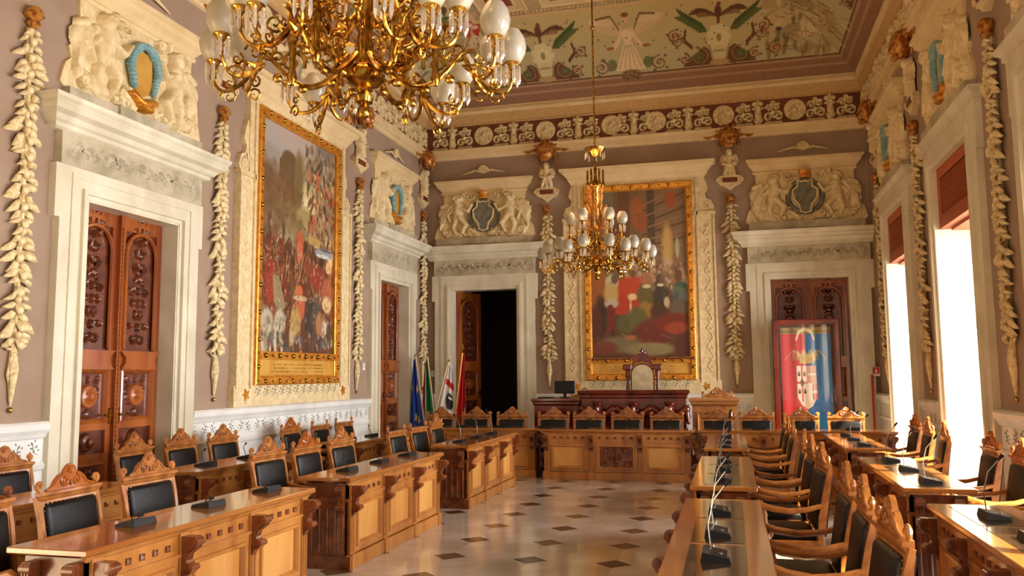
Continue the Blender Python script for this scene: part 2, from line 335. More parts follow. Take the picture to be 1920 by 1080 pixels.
# painted coves and flat ceiling
CO0, CZ0, CO1, CZ1 = .16, 7.92, 1.83, 9.25
def cove_art(L0, L1, nx, seed, back=False):
    A = Art(L0, L1, 0, 1, nx, 120, (176, 168, 130)); q = random.Random(seed); K = 2.13     # slope length, so shapes stay round
    A.C += np.array([18, 4, -14]) * A.Z[..., None]
    def E(cx, t, rx, rt, col, ang=0, soft=.25, al=1):
        if ang == 0: A.ell(cx, t, rx, rt / K, col, 0, soft, al)
        else:
            for k in range(-4, 5): A.ell(cx + math.cos(ang) * rx * k / 4.5, t + math.sin(ang) * rx * k / 4.5 / K, rt * 1.05, rt * 1.05 / K * math.sqrt(max(.15, 1 - (k / 5) ** 2)), col, 0, soft, al)
    A.rect(L0, L1, 0, .2, (142, 104, 78)); A.rect(L0, L1, .1, .125, (168, 132, 98)); A.rect(L0, L1, .17, .2, (170, 136, 100)); A.rect(L0, L1, .2, .215, (104, 66, 44)); A.rect(L0, L1, .965, 1, (206, 172, 120))
    def sline(pts, w, col):
        for (a, b), (c, d) in zip(pts, pts[1:]):
            st = max(1, int(math.hypot(c - a, (d - b) * K) / (w * .6)))
            for u in range(st + 1): A.ell(a + (c - a) * u / st, b + (d - b) * u / st, w, w / K, col, 0, .5)
    def scroll(cx, t, R, sg, col=(110, 62, 40)):
        p = [(cx + (x - cx), t + (z - t) / K) for x, z in spiral(cx, t, R, 1.5, 1.5, sg, 22)]; sline(p, .016, col); sline([(x + .012, z + .006) for x, z in p], .006, (176, 140, 96)); A.ell(cx, t, R * .24, R * .24 / K, (158, 96, 74), 0, .4); A.ell(cx, t, R * .1, R * .1 / K, (206, 170, 130), 0, .4)
        for k in range(4): a = k * 1.6 + cx; A.ell(cx + R * 1.12 * math.cos(a), t + R * 1.12 * math.sin(a) / K, .035, .012, (96, 92, 54), 0, .4)
    def vase(cx):
        for sx in (-1, 1):
            A.poly([(cx, .22), (cx + sx * .75, .22), (cx + sx * .62, .3), (cx + sx * .3, .42), (cx, .3)], (112, 66, 36))
            for k in range(9):
                tt = k / 9; x0 = cx + sx * (.25 + .5 * tt); z0 = .58 + .2 * tt
                A.line([(x0, z0), (x0 + sx * .1, z0 + .09)], .016, (70, 84, 40)); A.line([(x0, z0), (x0 + sx * .14, z0 + .0)], .014, (88, 98, 50))
            scroll(cx + sx * .42, .31, .2, sx, (92, 84, 48)); E(cx + sx * .42, .31, .1, .1, (88, 100, 62), al=.8)
            scroll(cx + sx * .82, .5, .13, -sx); scroll(cx + sx * .7, .3, .12, sx)
            A.line([(cx + sx * .55, .42), (cx + sx * .7, .5), (cx + sx * .66, .6)], .022, (104, 58, 38))
            for k in range(6): E(cx + sx * (.12 + .07 * k), .9 - abs(k - 3.2) * .02 - .08, .1, .035, (92, 60, 36), sx * (.5 - .1 * k)); E(cx + sx * (.1 + .06 * k), .76, .07, .02, (122, 88, 52), sx * .9)
        E(cx, .78, .07, .15, (104, 56, 38)); E(cx + .02, .86, .045, .05, (112, 72, 46)); A.line([(cx, .62), (cx, .7)], .03, (110, 60, 40))
        for k in range(9): a = 2 * PI * k / 9; E(cx + .17 * math.cos(a), .5 + .11 * math.sin(a), .085, .085, (212, 200, 150))
        E(cx, .5, .16, .19, (216, 204, 156)); E(cx, .5, .05, .09, (150, 132, 84)); E(cx, .33, .15, .2, (204, 190, 142)); E(cx, .24, .2, .07, (178, 150, 104)); E(cx, .36, .13, .03, (168, 148, 104))
        for sx in (-1, 1): A.line([(cx + sx * .14, .28), (cx + sx * .2, .42)], .016, (160, 140, 96))
    def angel(cx):
        for sx in (-1, 1):
            E(cx + sx * .36, .72, .3, .13, (206, 176, 132), sx * .45); E(cx + sx * .5, .8, .2, .09, (214, 186, 142), sx * .2); A.line([(cx + sx * .16, .7), (cx + sx * .3, .86), (cx + sx * .6, .84)], .012, (120, 88, 56))
            A.line([(cx + sx * .1, .66), (cx + sx * .2, .56), (cx + sx * .3, .5)], .028, (222, 190, 150)); E(cx + sx * .38, .5, .09, .04, (150, 104, 66)); E(cx + sx * .38, .32, .1, .13, (96, 104, 60), al=.8)
            scroll(cx + sx * .62, .3, .17, sx, (100, 74, 46))
        A.poly([(cx - .08, .55), (cx + .08, .55), (cx + .32, .25), (cx - .32, .25)], (222, 198, 158)); E(cx, .62, .1, .17, (224, 196, 156)); E(cx, .81, .07, .08, (214, 172, 130)); E(cx, .86, .075, .06, (126, 84, 44))
        for k in range(5): A.line([(cx - .06 + .03 * k, .52), (cx - .24 + .12 * k, .27)], .008, (176, 146, 104))
        E(cx, .2, .22, .12, (140, 104, 66)); scroll(cx - .1, .19, .07, 1); scroll(cx + .1, .19, .07, -1)
    def swan_group(cx, sx=1):
        for k in range(26): E(cx + q.uniform(-.6, .55), q.uniform(.28, .9), q.uniform(.1, .22), q.uniform(.07, .13), q.choice([(206, 186, 140), (190, 168, 120), (160, 140, 96), (172, 150, 104)]), q.uniform(.1, 1), .5, .8)
        for k in range(40): u, v = cx + q.uniform(-.55, .5), q.uniform(.3, .8); sline([(u, v), (u + sx * .07, v - .03), (u + sx * .16, v - .035)], .007, (132, 104, 66))
        E(cx - sx * .45, .52, .06, .05, (72, 50, 66)); A.poly([(cx + .1, .95), (cx + .5, .95), (cx + .4, .8), (cx + .28, .86), (cx + .16, .78)], (176, 62, 46)); E(cx + .35, .92, .1, .05, (222, 180, 160)); A.ell(cx, .86, .03, .03, (210, 160, 120))
        A.dabs(60, cx - .7, cx + .7, .22, .95, [(120, 92, 54), (212, 190, 144), (150, 120, 76), (92, 84, 50)], .03, seed, .6)
    if back:
        vase(3.09); vase(6.78); angel(4.93); angel(1.3); 
        swan_group(8.4); swan_group(1.4, -1); scroll(5.9, .56, .14, 1); scroll(7.66, .58, .14, -1); scroll(7.9, .33, .15, 1); scroll(2.2, .5, .14, 1)
    else:
        x = L0 + 1.3; k = 0
        while x < L1: (swan_group if k == 0 else vase if k % 2 else angel)(x); x += 1.85; k += 1
    for k in range(int((L1 - L0) * 9)): x = q.uniform(L0, L1); z = q.uniform(.45, .9); E(x, z, .02, .02, q.choice([(150, 90, 70), (96, 104, 62), (120, 96, 60)]))
    A.C += np.random.default_rng(seed).normal(0, 4, A.C.shape[:2])[..., None]
    return A
dS, dH = CO1 - CO0, CZ1 - CZ0
def cf_back(x, t): o = CO0 + dS * t; xx = np.clip(x, o, W - o); return np.stack([xx, YB - o - .0 * t, CZ0 + dH * t + .06 * np.sin(PI * t)], 1)
def cf_left(x, t): o = CO0 + dS * t; y = np.clip(YB - x, YF, YB - o); return np.stack([o, y, CZ0 + dH * t + .06 * np.sin(PI * t)], 1)
def cf_right(x, t): o = CO0 + dS * t; y = np.clip(YB - x, YF, YB - o); return np.stack([W - o, y, CZ0 + dH * t + .06 * np.sin(PI * t)], 1)
cove_art(.1, W - .1, 640, 3, True).mb('fresco', 'ceiling_cove_back', fn=cf_back, kind='structure')
cove_art(.16, 18, 620, 5).mb('fresco', 'ceiling_cove_right', fn=cf_right, kind='structure')
cove_art(.16, 18, 520, 6).mb('fresco', 'ceiling_cove_left', fn=cf_left, kind='structure')
ce = ob('ceiling', MB().box(0, W, YF, YB, CZ1 + .02, CZ1 + .2), 'ceil', kind='structure')
dm = MB().cbox(-.02, .02, -.03, .03, -.02, .03, .006).mesh('dentil', 'cream')
cy = YB - CO1 - .09
for k in range(68): put('dentil', dm, ce, (2.0 + k * .0842, cy, CZ1))
px = [2.0, 3.02, 3.28, 6.36, 6.62, 7.64]
for a in range(0, 6, 2):
    for b in range(3):
        y1 = cy - .12 - b * 3.1; y0 = y1 - 2.9
        fr = frame_mb(px[a], px[a + 1], y0, y1, [(0, 0), (0, .03), (.04, .05), (.08, .02), (.2, .015), (.22, .035), (.25, .03), (.27, -.01)]).xf(lambda v: (v[0], v[2], CZ1 + .02 - v[1]))
        f = ob('coffer_frame', fr, 'cream', ce)
        ob('coffer_panel', MB().box(px[a] + .26, px[a + 1] - .26, y0 + .26, y1 - .26, CZ1 - .005, CZ1 + .02), 'red', ce)
# dado on the three walls
def dado(name, segs, rz, loc):
    root = None; mb = MB(); pr = [(0, 0), (.09, 0), (.09, .14), (.06, .17), (.03, .18), (.03, .88), (.05, .9), (.06, .94), (.035, .97), (.03, 1.0), (.03, 1.2), (.05, 1.21), (.07, 1.25), (.1, 1.29), (.11, 1.35), (.08, 1.375), (0, 1.38)]
    for a0, a1 in segs:
        n = len(pr); vs = [(a0, -o, z) for o, z in pr] + [(a1, -o, z) for o, z in pr]
        mb.add(vs, [(i, i + n, i + n + 1, i + 1) for i in range(n - 1)] + [tuple(range(n)), tuple(range(2 * n - 1, n - 1, -1))])
    root = ob(name, mb, 'dado', loc=loc, rz=rz, kind='structure'); return root
sg = MB()
def leafshape(x, z, a, l, w, y0=-.001, y1=-.006):
    c, s_ = math.cos(a), math.sin(a); P = [(0, 0), (l * .35, w * .5), (l * .75, w * .4), (l, 0), (l * .75, -w * .4), (l * .35, -w * .5)]
    return [(x + p * c - r * s_, z + p * s_ + r * c) for p, r in P]
for x, z, a, l, w in [(0, 0, 1.2, .05, .02), (.02, .05, .3, .05, .022), (-.01, .06, 2.4, .045, .02), (.03, .09, 1.1, .05, .02), (-.04, .03, 2.9, .03, .016), (.07, .1, .1, .03, .018), (.05, .02, -.3, .03, .015), (.0, .13, 1.8, .03, .015)]:
    sg.prism(leafshape(x, z, a, l, w)[::-1], -.006, 0)
sg.tube([(-.05, -.002, -.02), (0, -.002, .0), (.02, -.002, .05), (.03, -.002, .12)], .004, 4)
SPR = sg.mesh('sprig', 'sprig'); SPR2 = sg.mirror().mesh('sprig', 'sprig')
def sprigs(parent, a0, a1, z=1.03, step=.2, y=-.03, s=1.0):
    n = max(1, int((a1 - a0 - .1) / step))
    for k in range(n): o = put('sprig', SPR if k % 2 else SPR2, parent, (a0 + (a1 - a0) * (k + .5) / n, y, z + (.03 if k % 3 else .01))); o.scale = (s * .85, s, s * .85)
FH = 1.17
lseg = [(YF, 8.2 - FH), (8.2 + FH, 16.0 - FH), (16.0 + FH, YB)]
d = dado('baseboard_left', lseg, LW, (0, 0, 0))
sprigs(d, 5.9, 8.2 - FH); sprigs(d, 8.2 + FH, 16.0 - FH)
bseg = [(0, BD[0] - FH), (BD[0] + FH, BD[1] - FH), (BD[1] + FH, W)]
d = dado('baseboard_back', bseg, BW, (0, YB, 0)); sprigs(d, 2.65, 7.2)
rs = [(-YB, -WIN_Y[2] - 1.3), (-WIN_Y[2] + 1.3, -WIN_Y[1] - 1.3), (-WIN_Y[1] + 1.3, -WIN_Y[0] - 1.3), (-WIN_Y[0] + 1.3, -5.3), (-2.7, -YF)]
d = dado('baseboard_right', rs, RW, (W, 0, 0)); sprigs(d, -13.9, -12.8); sprigs(d, -10.1, -9.1)
# ================================================================== DOORS
carvU = [carve(.34, 1.75, 11 + k, 12, .045) for k in range(2)]; carvS = carve(.4, .5, 31, 4, .03); carvL = carve(.4, .62, 41, 5, .03)
def leaf_parts(leaf, wd, hgt):
    """one door leaf, local x 0..wd, z 0..hgt, front -Y"""
    k = hgt / 3.72; hw = wd / 2
    mb = MB(); st = .11
    mb.box(0, st, -.05, .01, 0, hgt); mb.box(wd - st, wd, -.05, .01, 0, hgt)
    for a, b in ((0, .14), (.86, .96), (1.22, 1.3), (1.9, 2.06), (3.56, 3.72)): mb.box(st, wd - st, -.05, .01, a * k, b * k)
    me = {'rails': mb.mesh('rails', 'doorwood')}
    put('rails', me['rails'], leaf)
    put('backing', MB().box(st, wd - st, -.018, .0, .1, hgt - .05).mesh('backing', 'doorcarve'), leaf)
    pd = MB().prism([(.06, 1.9), (wd - .06, 1.9), (wd - .13, 1.98), (wd - .13, 2.04), (wd - .04, 2.12), (.04, 2.12), (.13, 2.04), (.13, 1.98)][::-1], -.1, -.04)
    put('pediment_rail', pd.mesh('pediment_rail', 'doorwood'), leaf)
    pts = [(hw + (hw - .12) * math.cos(a), 3.28 + (hw - .12) * math.sin(a)) for a in [PI * t / 12 for t in range(13)]]
    ar = MB().tube([(wd - .12, -.055, 2.14)] + [(x, -.055, z) for x, z in pts] + [(.12, -.055, 2.14)], .025, 6)
    put('arch_moulding', ar.mesh('arch_moulding', 'doorwood', True), leaf)
    put('carved_panel', carvU[0].mesh('carved_panel', 'doorcarve', True), leaf, (hw, -.018, 2.2 * k), 0)
    put('carved_panel', carvS.mesh('carved_panel', 'doorcarve', True), leaf, (hw, -.018, 1.35 * k), 0)
    put('carved_panel', carvL.mesh('carved_panel', 'doorcarve', True), leaf, (hw, -.018, .18 * k), 0)
    put('rosette', MB().lathe([(0, -.1), (.03, -.1), (.05, -.07), (.08, -.06), (.12, -.06), (.14, -.02)], 16, (hw, -.0, 1.6 * k), 'y').mesh('rosette', 'doorwood', True), leaf)
    put('boss', MB().lathe([(0, -.13), (.04, -.12), (.05, -.08), (.09, -.07), (.11, -.03)], 14, (hw, 0, 1.09 * k), 'y').mesh('boss', 'doorcarve', True), leaf)
    put('frame_moulding', frame_mb(st, wd - st, 1.3 * k, 1.9 * k, [(0, -.06), (.02, -.07), (.04, -.04), (.05, -.018)]).mesh('frame_moulding', 'doorwood'), leaf)
    put('frame_moulding', frame_mb(st, wd - st, .14 * k, .86 * k, [(0, -.06), (.02, -.07), (.04, -.04), (.05, -.018)]).mesh('frame_moulding', 'doorwood'), leaf)
def door_surround(t, ztop=DZ):
    w = DW; mb = MB()
    out = [(-FH, 0), (-w, 0), (-w, ztop), (w, ztop), (w, 0), (FH, 0), (FH, 3.45), (FH + .07, 3.5), (FH + .07, 4.05), (-FH - .07, 4.05), (-FH - .07, 3.5), (-FH, 3.45)]
    for a, b in ((-FH, -w), (w, FH)): mb.box(a, b, -.09, 0, 0, 3.48); 
    mb.box(-FH - .07, -w, -.09, 0, 3.48, 4.05); mb.box(w, FH + .07, -.09, 0, 3.48, 4.05); mb.box(-w, w, -.09, 0, ztop, 4.05)
    ob('architrave', mb, 'marble', t)
    f = MB()
    for e, y in ((.05, -.13), (.2, -.105)):
        f.box(-w - e - .05, -w - e, y, -.09, 0, ztop + e + .05); f.box(w + e, w + e + .05, y, -.09, 0, ztop + e + .05); f.box(-w - e, w + e, y, -.09, ztop + e, ztop + e + .05)
    ob('fillet', f, 'marble', t)
    r = MB().box(-w, -w + .02, -.08, .28, 0, ztop).box(w - .02, w, -.08, .28, 0, ztop).box(-w, w, -.08, .28, ztop - .02, ztop)
    ob('jamb_lining', r, 'marble', t)
    ob('frieze', MB().box(-FH - .02, FH + .02, -.1, 0, 4.05, 4.42), 'greymarble', t)
    q_ = random.Random(5); cp = []
    for k in range(26):
        x = -1.02 + k * .0816; p = spiral(x, 4.24 + (.03 if k % 2 else -.03), .05, 1, k, 1 if k % 2 else -1, 7); cp += [(*a, *b, .014, .012, .018) for a, b in zip(p, p[1:])]
    o = ob('frieze_carving', relief(cp, .014, .004), 'greymarble', t, (0, -.1, 0), smooth=True)
    c = cornice_mb(FH + .02, [(.09, 4.4), (.13, 4.42), (.13, 4.46), (.17, 4.48), (.2, 4.53), (.27, 4.56), (.29, 4.6), (.29, 4.64), (.32, 4.67), (.33, 4.71), (.05, 4.74)])
    ob('cornice', c, 'marble', t)
def door(n, loc, rz, open_leaf=False):
    t = bpy.data.objects.new('door_%d' % n, None); COL.objects.link(t); t.location = loc; t.rotation_euler = (0, 0, rz); t['kind'] = 'structure'
    door_surround(t)
    for s in (-1, 1):
        leaf = ob('door_leaf', MB().box(-.001, .001, 0, .002, 0, .01), 'doorwood', t)
        leaf_parts(leaf, DW - .01, DZ - .02); leaf.location = (-DW + .01 if s < 0 else .0, .2, 0)
        hb = MB().box(-.015, .015, -.075, -.05, 1.28, 1.46).tube([(0, -.08, 1.38), (0, -.11, 1.38), (-.13 * s * -1 if s < 0 else .13, -.11, 1.385)], .012, 6)
        h = ob('handle', hb, 'brass', leaf, (DW - .07 if s < 0 else .06, 0, 0))
        if open_leaf:
            if s < 0: leaf.rotation_euler = (0, 0, math.radians(62))
            else: leaf.location = (DW - .03, .22, 0); leaf.rotation_euler = (0, 0, math.radians(88))
    if not open_leaf:
        a = MB().box(-.03, .03, .1, .16, 0, DZ - .02)
        for k in range(70): a.ell((0, .1, .1 + k * .05), (.016, .02, .022), 6, 4)
        ob('beaded_astragal', a, 'doorwood', t, smooth=True)
    return t
door(1, (0, LD[0], 0), LW); door(2, (0, LD[1], 0), LW); dL = door(3, (BD[0], YB, 0), BW, True); door(4, (BD[1], YB, 0), BW)
# lobby behind the open door, its gloom put into the wall colour
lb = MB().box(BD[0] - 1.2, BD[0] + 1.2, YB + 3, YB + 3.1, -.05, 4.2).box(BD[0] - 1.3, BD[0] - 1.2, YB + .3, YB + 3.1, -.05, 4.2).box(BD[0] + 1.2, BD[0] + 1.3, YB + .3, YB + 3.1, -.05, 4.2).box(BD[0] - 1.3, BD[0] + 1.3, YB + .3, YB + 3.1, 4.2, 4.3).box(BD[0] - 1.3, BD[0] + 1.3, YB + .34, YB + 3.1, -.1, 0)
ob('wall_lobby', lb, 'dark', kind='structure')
# ================================================================== OVERDOOR RELIEFS
def putto(m=1):
    c = [(-.62, .98, -.6, 1.0, .1, .095, .14), (-.6, .86, -.62, .62, .13, .13, .12), (-.55, .8, -.36, .72, .05, .045, .13), (-.36, .72, -.27, .86, .042, .035, .14), (-.7, .8, -.86, .66, .05, .045, .08), (-.86, .66, -.8, .5, .042, .035, .09),
         (-.58, .6, -.42, .42, .085, .065, .13), (-.42, .42, -.5, .24, .06, .045, .12), (-.66, .58, -.72, .36, .085, .06, .1), (-.72, .36, -.66, .2, .055, .04, .09), (-.66, .18, -.58, .16, .04, .03, .09),
         (-.74, .9, -.98, .7, .05, .13, .05), (-.98, .68, -.94, .4, .12, .06, .04), (-.88, .92, -1.02, .86, .05, .04, .05), (-.94, .3, -.6, .2, .09, .1, .05), (-.3, .3, -.15, .2, .05, .04, .07)]
    for k in range(7): a = .5 + k * .45; c.append((-.6 + .1 * math.cos(a), 1.0 + .08 * math.sin(a), -.6 + .1 * math.cos(a), 1.01 + .08 * math.sin(a), .03, .03, .15))
    for k in range(5): c.append((-.8 - .05 * k, .86 - .06 * k, -.9 - .035 * k, .6 - .07 * k, .03, .02, .07))
    return [(m * a, b, m * p, q2, r, s_, h) for a, b, p, q2, r, s_, h in c]
rel_put = relief(putto(), .015); rel_put2 = relief(putto(-1), .015)
dc = []
for sx in (-1, 1):
    for cx, cz, R, a in [(.32, 1.08, .1, 0), (.3, .3, .12, 2), (.48, 1.14, .06, 1), (.16, .2, .07, 0), (.9, .25, .1, 1)]:
        p = spiral(sx * cx, cz, R, 1.3, a, sx, 10); dc += [(*u, *v, .03, .026, .06) for u, v in zip(p, p[1:])]
    for k in range(6): dc.append((sx * (.2 + .05 * k), .16 + .02 * (k % 2), sx * (.22 + .05 * k), .24, .03, .02, .06))
rel_dec = relief(dc, .015)
def overdoor(loc, rz, label, style, w=1.0, seed=1):
    t = thing('overdoor_relief', label, 'relief', loc, rz, 'overdoor reliefs')
    sil = []
    for x, z in [(1.12, 0), (1.12, .14), (1.2, .2), (1.14, .42), (1.06, .5), (1.1, .62), (1.0, .72), (.97, .86), (1.02, .94), (.96, 1.02), (.98, 1.22)]: sil.append((x, z))
    mb = MB().prism([(-x, z) for x, z in sil] + [(x, z) for x, z in reversed(sil)], -.04, .0); mb.f = [tuple(reversed(f)) for f in mb.f]
    ob('backing_slab', mb, 'stucco', t)
    ob('cornice', cornice_mb(.96, [(.05, 1.2), (.07, 1.24), (.05, 1.27), (.1, 1.33), (.15, 1.38), (.16, 1.43), (.2, 1.46), (.2, 1.5), (.03, 1.54)]), 'cream', t)
    ob('plinth', MB().box(-1.14, 1.14, -.12, 0, 0, .15).box(-.42, .42, -.15, -.1, .02, .17), 'greymarble', t)
    ob('winged_putto', rel_put, 'stucco', t, (0, -.035, .06), smooth=True); ob('winged_putto', rel_put2, 'stucco', t, (0, -.035, .06), smooth=True)
    ob('scroll_carving', rel_dec, 'leaf', t, (0, -.035, .05), smooth=True, kind='stuff')
    if style == 'arch':
        a = MB()
        for k in range(22):
            an = PI * k / 21; x, z = -math.cos(an) * .22, .72 + math.sin(an) * .3
            a.ell((x, -.12, z), (.075, .07, .042), 8, 5) if 4 < k < 17 else a.ell((x * 1.05, -.11, z), (.055, .06, .04), 8, 5)
        for sx in (-1, 1):
            for k in range(6): a.ell((sx * (.23 - .012 * k), -.11, .72 - .045 * k), (.055 - .004 * k, .055, .04), 8, 5)
        ob('shell_arch', a, 'teal', t, smooth=True)
        ob('shield', MB().prism([(-.15, .95), (.15, .95), (.17, .6), (.1, .45), (0, .4), (-.1, .45), (-.17, .6)][::-1], -.09, -.03), 'goldplaque', t)
        ob('gold_scrolls', relief([(-.2, .38, .0, .32, .05, .05, .1), (0, .32, .2, .38, .05, .05, .1), (-.1, .28, .12, .27, .04, .05, .11), ], .014), 'gold', t, (0, -.05, 0), smooth=True)
    else:
        p = [(-.14, 1.02), (-.06, .98), (0, 1.0), (.06, .98), (.14, 1.02), (.15, .88), (.25, .8), (.22, .62), (.12, .5), (.1, .36), (.0, .32), (-.1, .36), (-.12, .5), (-.22, .62), (-.25, .8), (-.15, .88)]
        ob('shield', MB().prism(p[::-1][::-1], -.12, -.03).xf(lambda v: v), 'shield', t)
        ob('shield_rim', MB().tube([(x, -.12, z) for x, z in p + p[:1]], .02, 6), 'cream', t, smooth=True)
        ob('wreath', MB().tube([(.34 * math.cos(a), -.07, .68 + .34 * math.sin(a)) for a in [2 * PI * k / 20 for k in range(21)]], .05, 6), 'shield', t, smooth=True)
        cr = MB().lathe([(.1, 0), (.11, .03), (.1, .05), (.12, .12), (.13, .14), (.1, .13)], 12, (0, -.14, 1.06), sq=.6)
        for k in range(5): cr.ell((-.1 + .05 * k, -.18, 1.2 + .02 * (k == 2)), (.02, .02, .03), 6, 4)
        ob('crown', cr, 'gold', t, smooth=True)
    sh = MB()
    for k in range(7): a = PI * (k + .5) / 7; sh.tube([(0, -.03, 0), (.14 * math.cos(a), -.05, .16 * math.sin(a))], [.015, .035], 6)
    sh.tube([(-.5, -.02, -.02), (-.2, -.03, .05), (0, -.03, .0), (.2, -.03, .05), (.5, -.02, -.02)], [.01, .025, .03, .025, .01], 6)
    ob('shell_finial', sh, 'stucco', t, (0, -.03, 1.68), smooth=True)
    return t
overdoor((0, LD[0], 4.74), LW, 'cream relief with putti and turquoise shell arch above the nearest left door', 'arch')
overdoor((0, LD[1], 4.74), LW, 'cream putti relief with blue arch above the far left wall door', 'arch')
overdoor((BD[0], YB, 4.74), BW, 'shadowed cream putti relief with grey shield and crown above the open back wall door', 'shield')
overdoor((BD[1], YB, 4.74), BW, 'cream relief of winged figures with crowned shield above the back door behind the banner', 'shield')
# ================================================================== WINDOWS
def window(n, yc, full=True):
    t = bpy.data.objects.new('window_%d' % n, None); COL.objects.link(t); t.location = (W, yc, 0); t.rotation_euler = (0, 0, RW); t['kind'] = 'structure'
    w = .93; zt = 4.57; F = 1.25
    mb = MB().box(-F, -w, -.08, 0, 0, 4.3).box(w, F, -.08, 0, 0, 4.3).box(-F - .05, -w, -.08, 0, 4.3, 4.9).box(w, F + .05, -.08, 0, 4.3, 4.9).box(-w, w, -.08, 0, zt, 4.9)
    mb.box(-w - .09, -w - .04, -.12, -.081, 0, zt + .09).box(w + .04, w + .09, -.12, -.081, 0, zt + .09).box(-w - .04, w + .04, -.12, -.081, zt + .04, zt + .09)
    ob('architrave', mb, 'marble', t)
    ob('cornice', cornice_mb(F, [(.06, 4.86), (.1, 4.88), (.1, 4.93), (.15, 4.97), (.16, 5.01), (.02, 5.03)]), 'marble', t)
    ob('jamb_lining', MB().box(-w - .0, -w + .015, -.07, .78, 0, 3.735).box(w - .015, w, -.07, .78, 0, 3.735), 'marble', t)
    sb = MB().box(-w, w, 0, .04, 3.74, 3.92).box(-w, w, 0, .04, 4.42, zt).box(-w, -w + .16, 0, .04, 3.92, 4.42).box(w - .16, w, 0, .04, 3.92, 4.42).box(-w, w, .04, .78, 3.74, 3.78).box(-w + .1, w - .1, .12, .66, 3.7, 3.74)
    ob('shutter_box', sb, 'shutter', t)
    ob('shutter_backing', MB().box(-w + .161, w - .161, .05, .07, 3.9, 4.44), 'mahog', t)
    sl = MB().box(-w + .17, w - .17, .0, .03, -.005, .005).xf(lambda v: (v[0], v[1], v[2] - v[1] * .5)).mesh('slat', 'shutter')
    for k in range(17): put('slat', sl, t, (0, .008, 3.945 + k * .028))
    cs = MB()
    for a, b in ((-w, -w + .08), (-.06, .06), (w - .08, w)): cs.box(a, b, .7, .76, 0, 3.74)
    for z0, z1 in ((0, .25), (1.0, 1.06), (2.75, 2.83), (3.66, 3.74)): cs.box(-w + .08, w - .08, .7, .76, z0, z1)
    ob('casement', cs, 'cream', t)
    for a, b in ((-w + .08, -.06), (.06, w - .08)):
        for z0, z1 in ((.25, 1.0), (1.06, 2.75), (2.83, 3.66)): ob('pane', MB().box(a, b, .728, .732, z0, z1), 'pane', t)
    return t
for i, y in enumerate([WIN_Y[2], WIN_Y[1], WIN_Y[0], 4.0, .26]): window(i + 1, y)
overdoor((W, WIN_Y[2], 5.0), RW, 'cream putti relief above the window nearest the back right corner', 'arch')
overdoor((W, WIN_Y[1], 5.0), RW, 'cream putti relief with blue arch above the middle window of the right wall', 'arch')
overdoor((W, WIN_Y[0], 5.0), RW, 'cream putti relief above the window cut by the right edge of the frame', 'arch')
# ================================================================== GARLAND PENDANTS
lf = []
for k, (L, wd_) in enumerate([(.19, .062), (.16, .066), (.11, .08)]):
    n = 5; vs = []
    for i in range(n + 1):
        t = i / n; ww = wd_ * math.sin(PI * min(1, t * .85 + .12)) * .5; y = -.015 - .05 * math.sin(PI * t * .9)
        vs += [(-ww, y + .015, t * L), (0, y - .012, t * L), (ww, y + .015, t * L)]
    b = MB().add(vs, [(i * 3 + k2, i * 3 + k2 + 1, i * 3 + 4 + k2, i * 3 + 3 + k2) for i in range(n) for k2 in range(2)])
    b.add([(v[0], v[1] + .012, v[2]) for v in b.v[:]], [tuple(reversed(f)) for f in b.f[:]])
    lf.append(b.mesh('leaf', 'leaf', 2))
ball = MB().ell((0, -.05, 0), (.035, .035, .035), 8, 5).mesh('berry', 'leaf', 2)
bow = MB()
for sx in (-1, 1): bow.tube([(0, -.03, 0), (sx * .06, -.05, .06), (sx * .13, -.04, .03), (sx * .07, -.04, -.01), (0, -.03, 0)], .018, 6); bow.tube([(0, -.03, 0), (sx * .03, -.04, -.12), (sx * .05, -.03, -.26), (sx * .02, -.02, -.36)], [.02, .02, .016, .01], 6)
bow.tube([(0, -.03, .02), (0, -.04, -.2), (0, -.03, -.5), (0, -.03, -.56)], [.03, .055, .02, .006], 8)
bow_m = bow.mesh('ribbon_bow', 'leaf', True)
tip_m = MB().ell((0, -.03, 0), (.022, .022, .03), 8, 6).mesh('tip_bead', 'brass', True)
mask = MB().ell((0, -.16, .28), (.15, .14, .17), 12, 8).ell((0, -.26, .22), (.05, .06, .06), 8, 5).ell((-.06, -.27, .3), (.03, .03, .03)).ell((.06, -.27, .3), (.03, .03, .03)).ell((0, -.24, .13), (.09, .05, .04))
for k in range(9): a = PI * k / 8; mask.tube([(.12 * math.cos(a), -.12, .32 + .1 * math.sin(a)), (.2 * math.cos(a), -.1, .34 + .18 * math.sin(a))], [.04, .02], 6)
mask_m = mask.mesh('mask', 'redgold', True)
cher = relief([(0, .14, 0, .17, .075, .075, .15), (0, .04, 0, -.1, .1, .09, .12), (-.09, .05, -.13, -.08, .045, .035, .1), (.09, .05, .13, -.08, .045, .035, .1), (-.13, -.08, -.03, -.12, .035, .03, .14), (.13, -.08, .03, -.12, .035, .03, .14), (-.12, .08, -.17, -.02, .05, .03, .05), (.12, .08, .17, -.02, .05, .03, .05), (-.05, -.16, -.1, -.3, .06, .04, .1), (.05, -.16, .1, -.3, .06, .04, .1), (0, -.2, 0, -.34, .05, .03, .08)], .012).mesh('cherub', 'stucco', True)
car = MB().prism([(-.22, -.09), (-.26, 0), (-.22, .09), (-.1, .11), (0, .16), (.1, .11), (.22, .09), (.26, 0), (.22, -.09), (.1, -.14), (0, -.22), (-.1, -.14)][::-1], -.09, 0)
for sx in (-1, 1): car.tube([(sx * (.23 + .045 * math.cos(a)), -.1, .045 * math.sin(a)) for a in [2 * PI * k / 10 for k in range(11)]], .016, 6)
car_m = car.mesh('cartouche', 'stucco'); plq_m = MB().cbox(-.15, .15, -.115, -.08, -.05, .05, .01).mesh('plaque', 'mahog')
spray = MB()
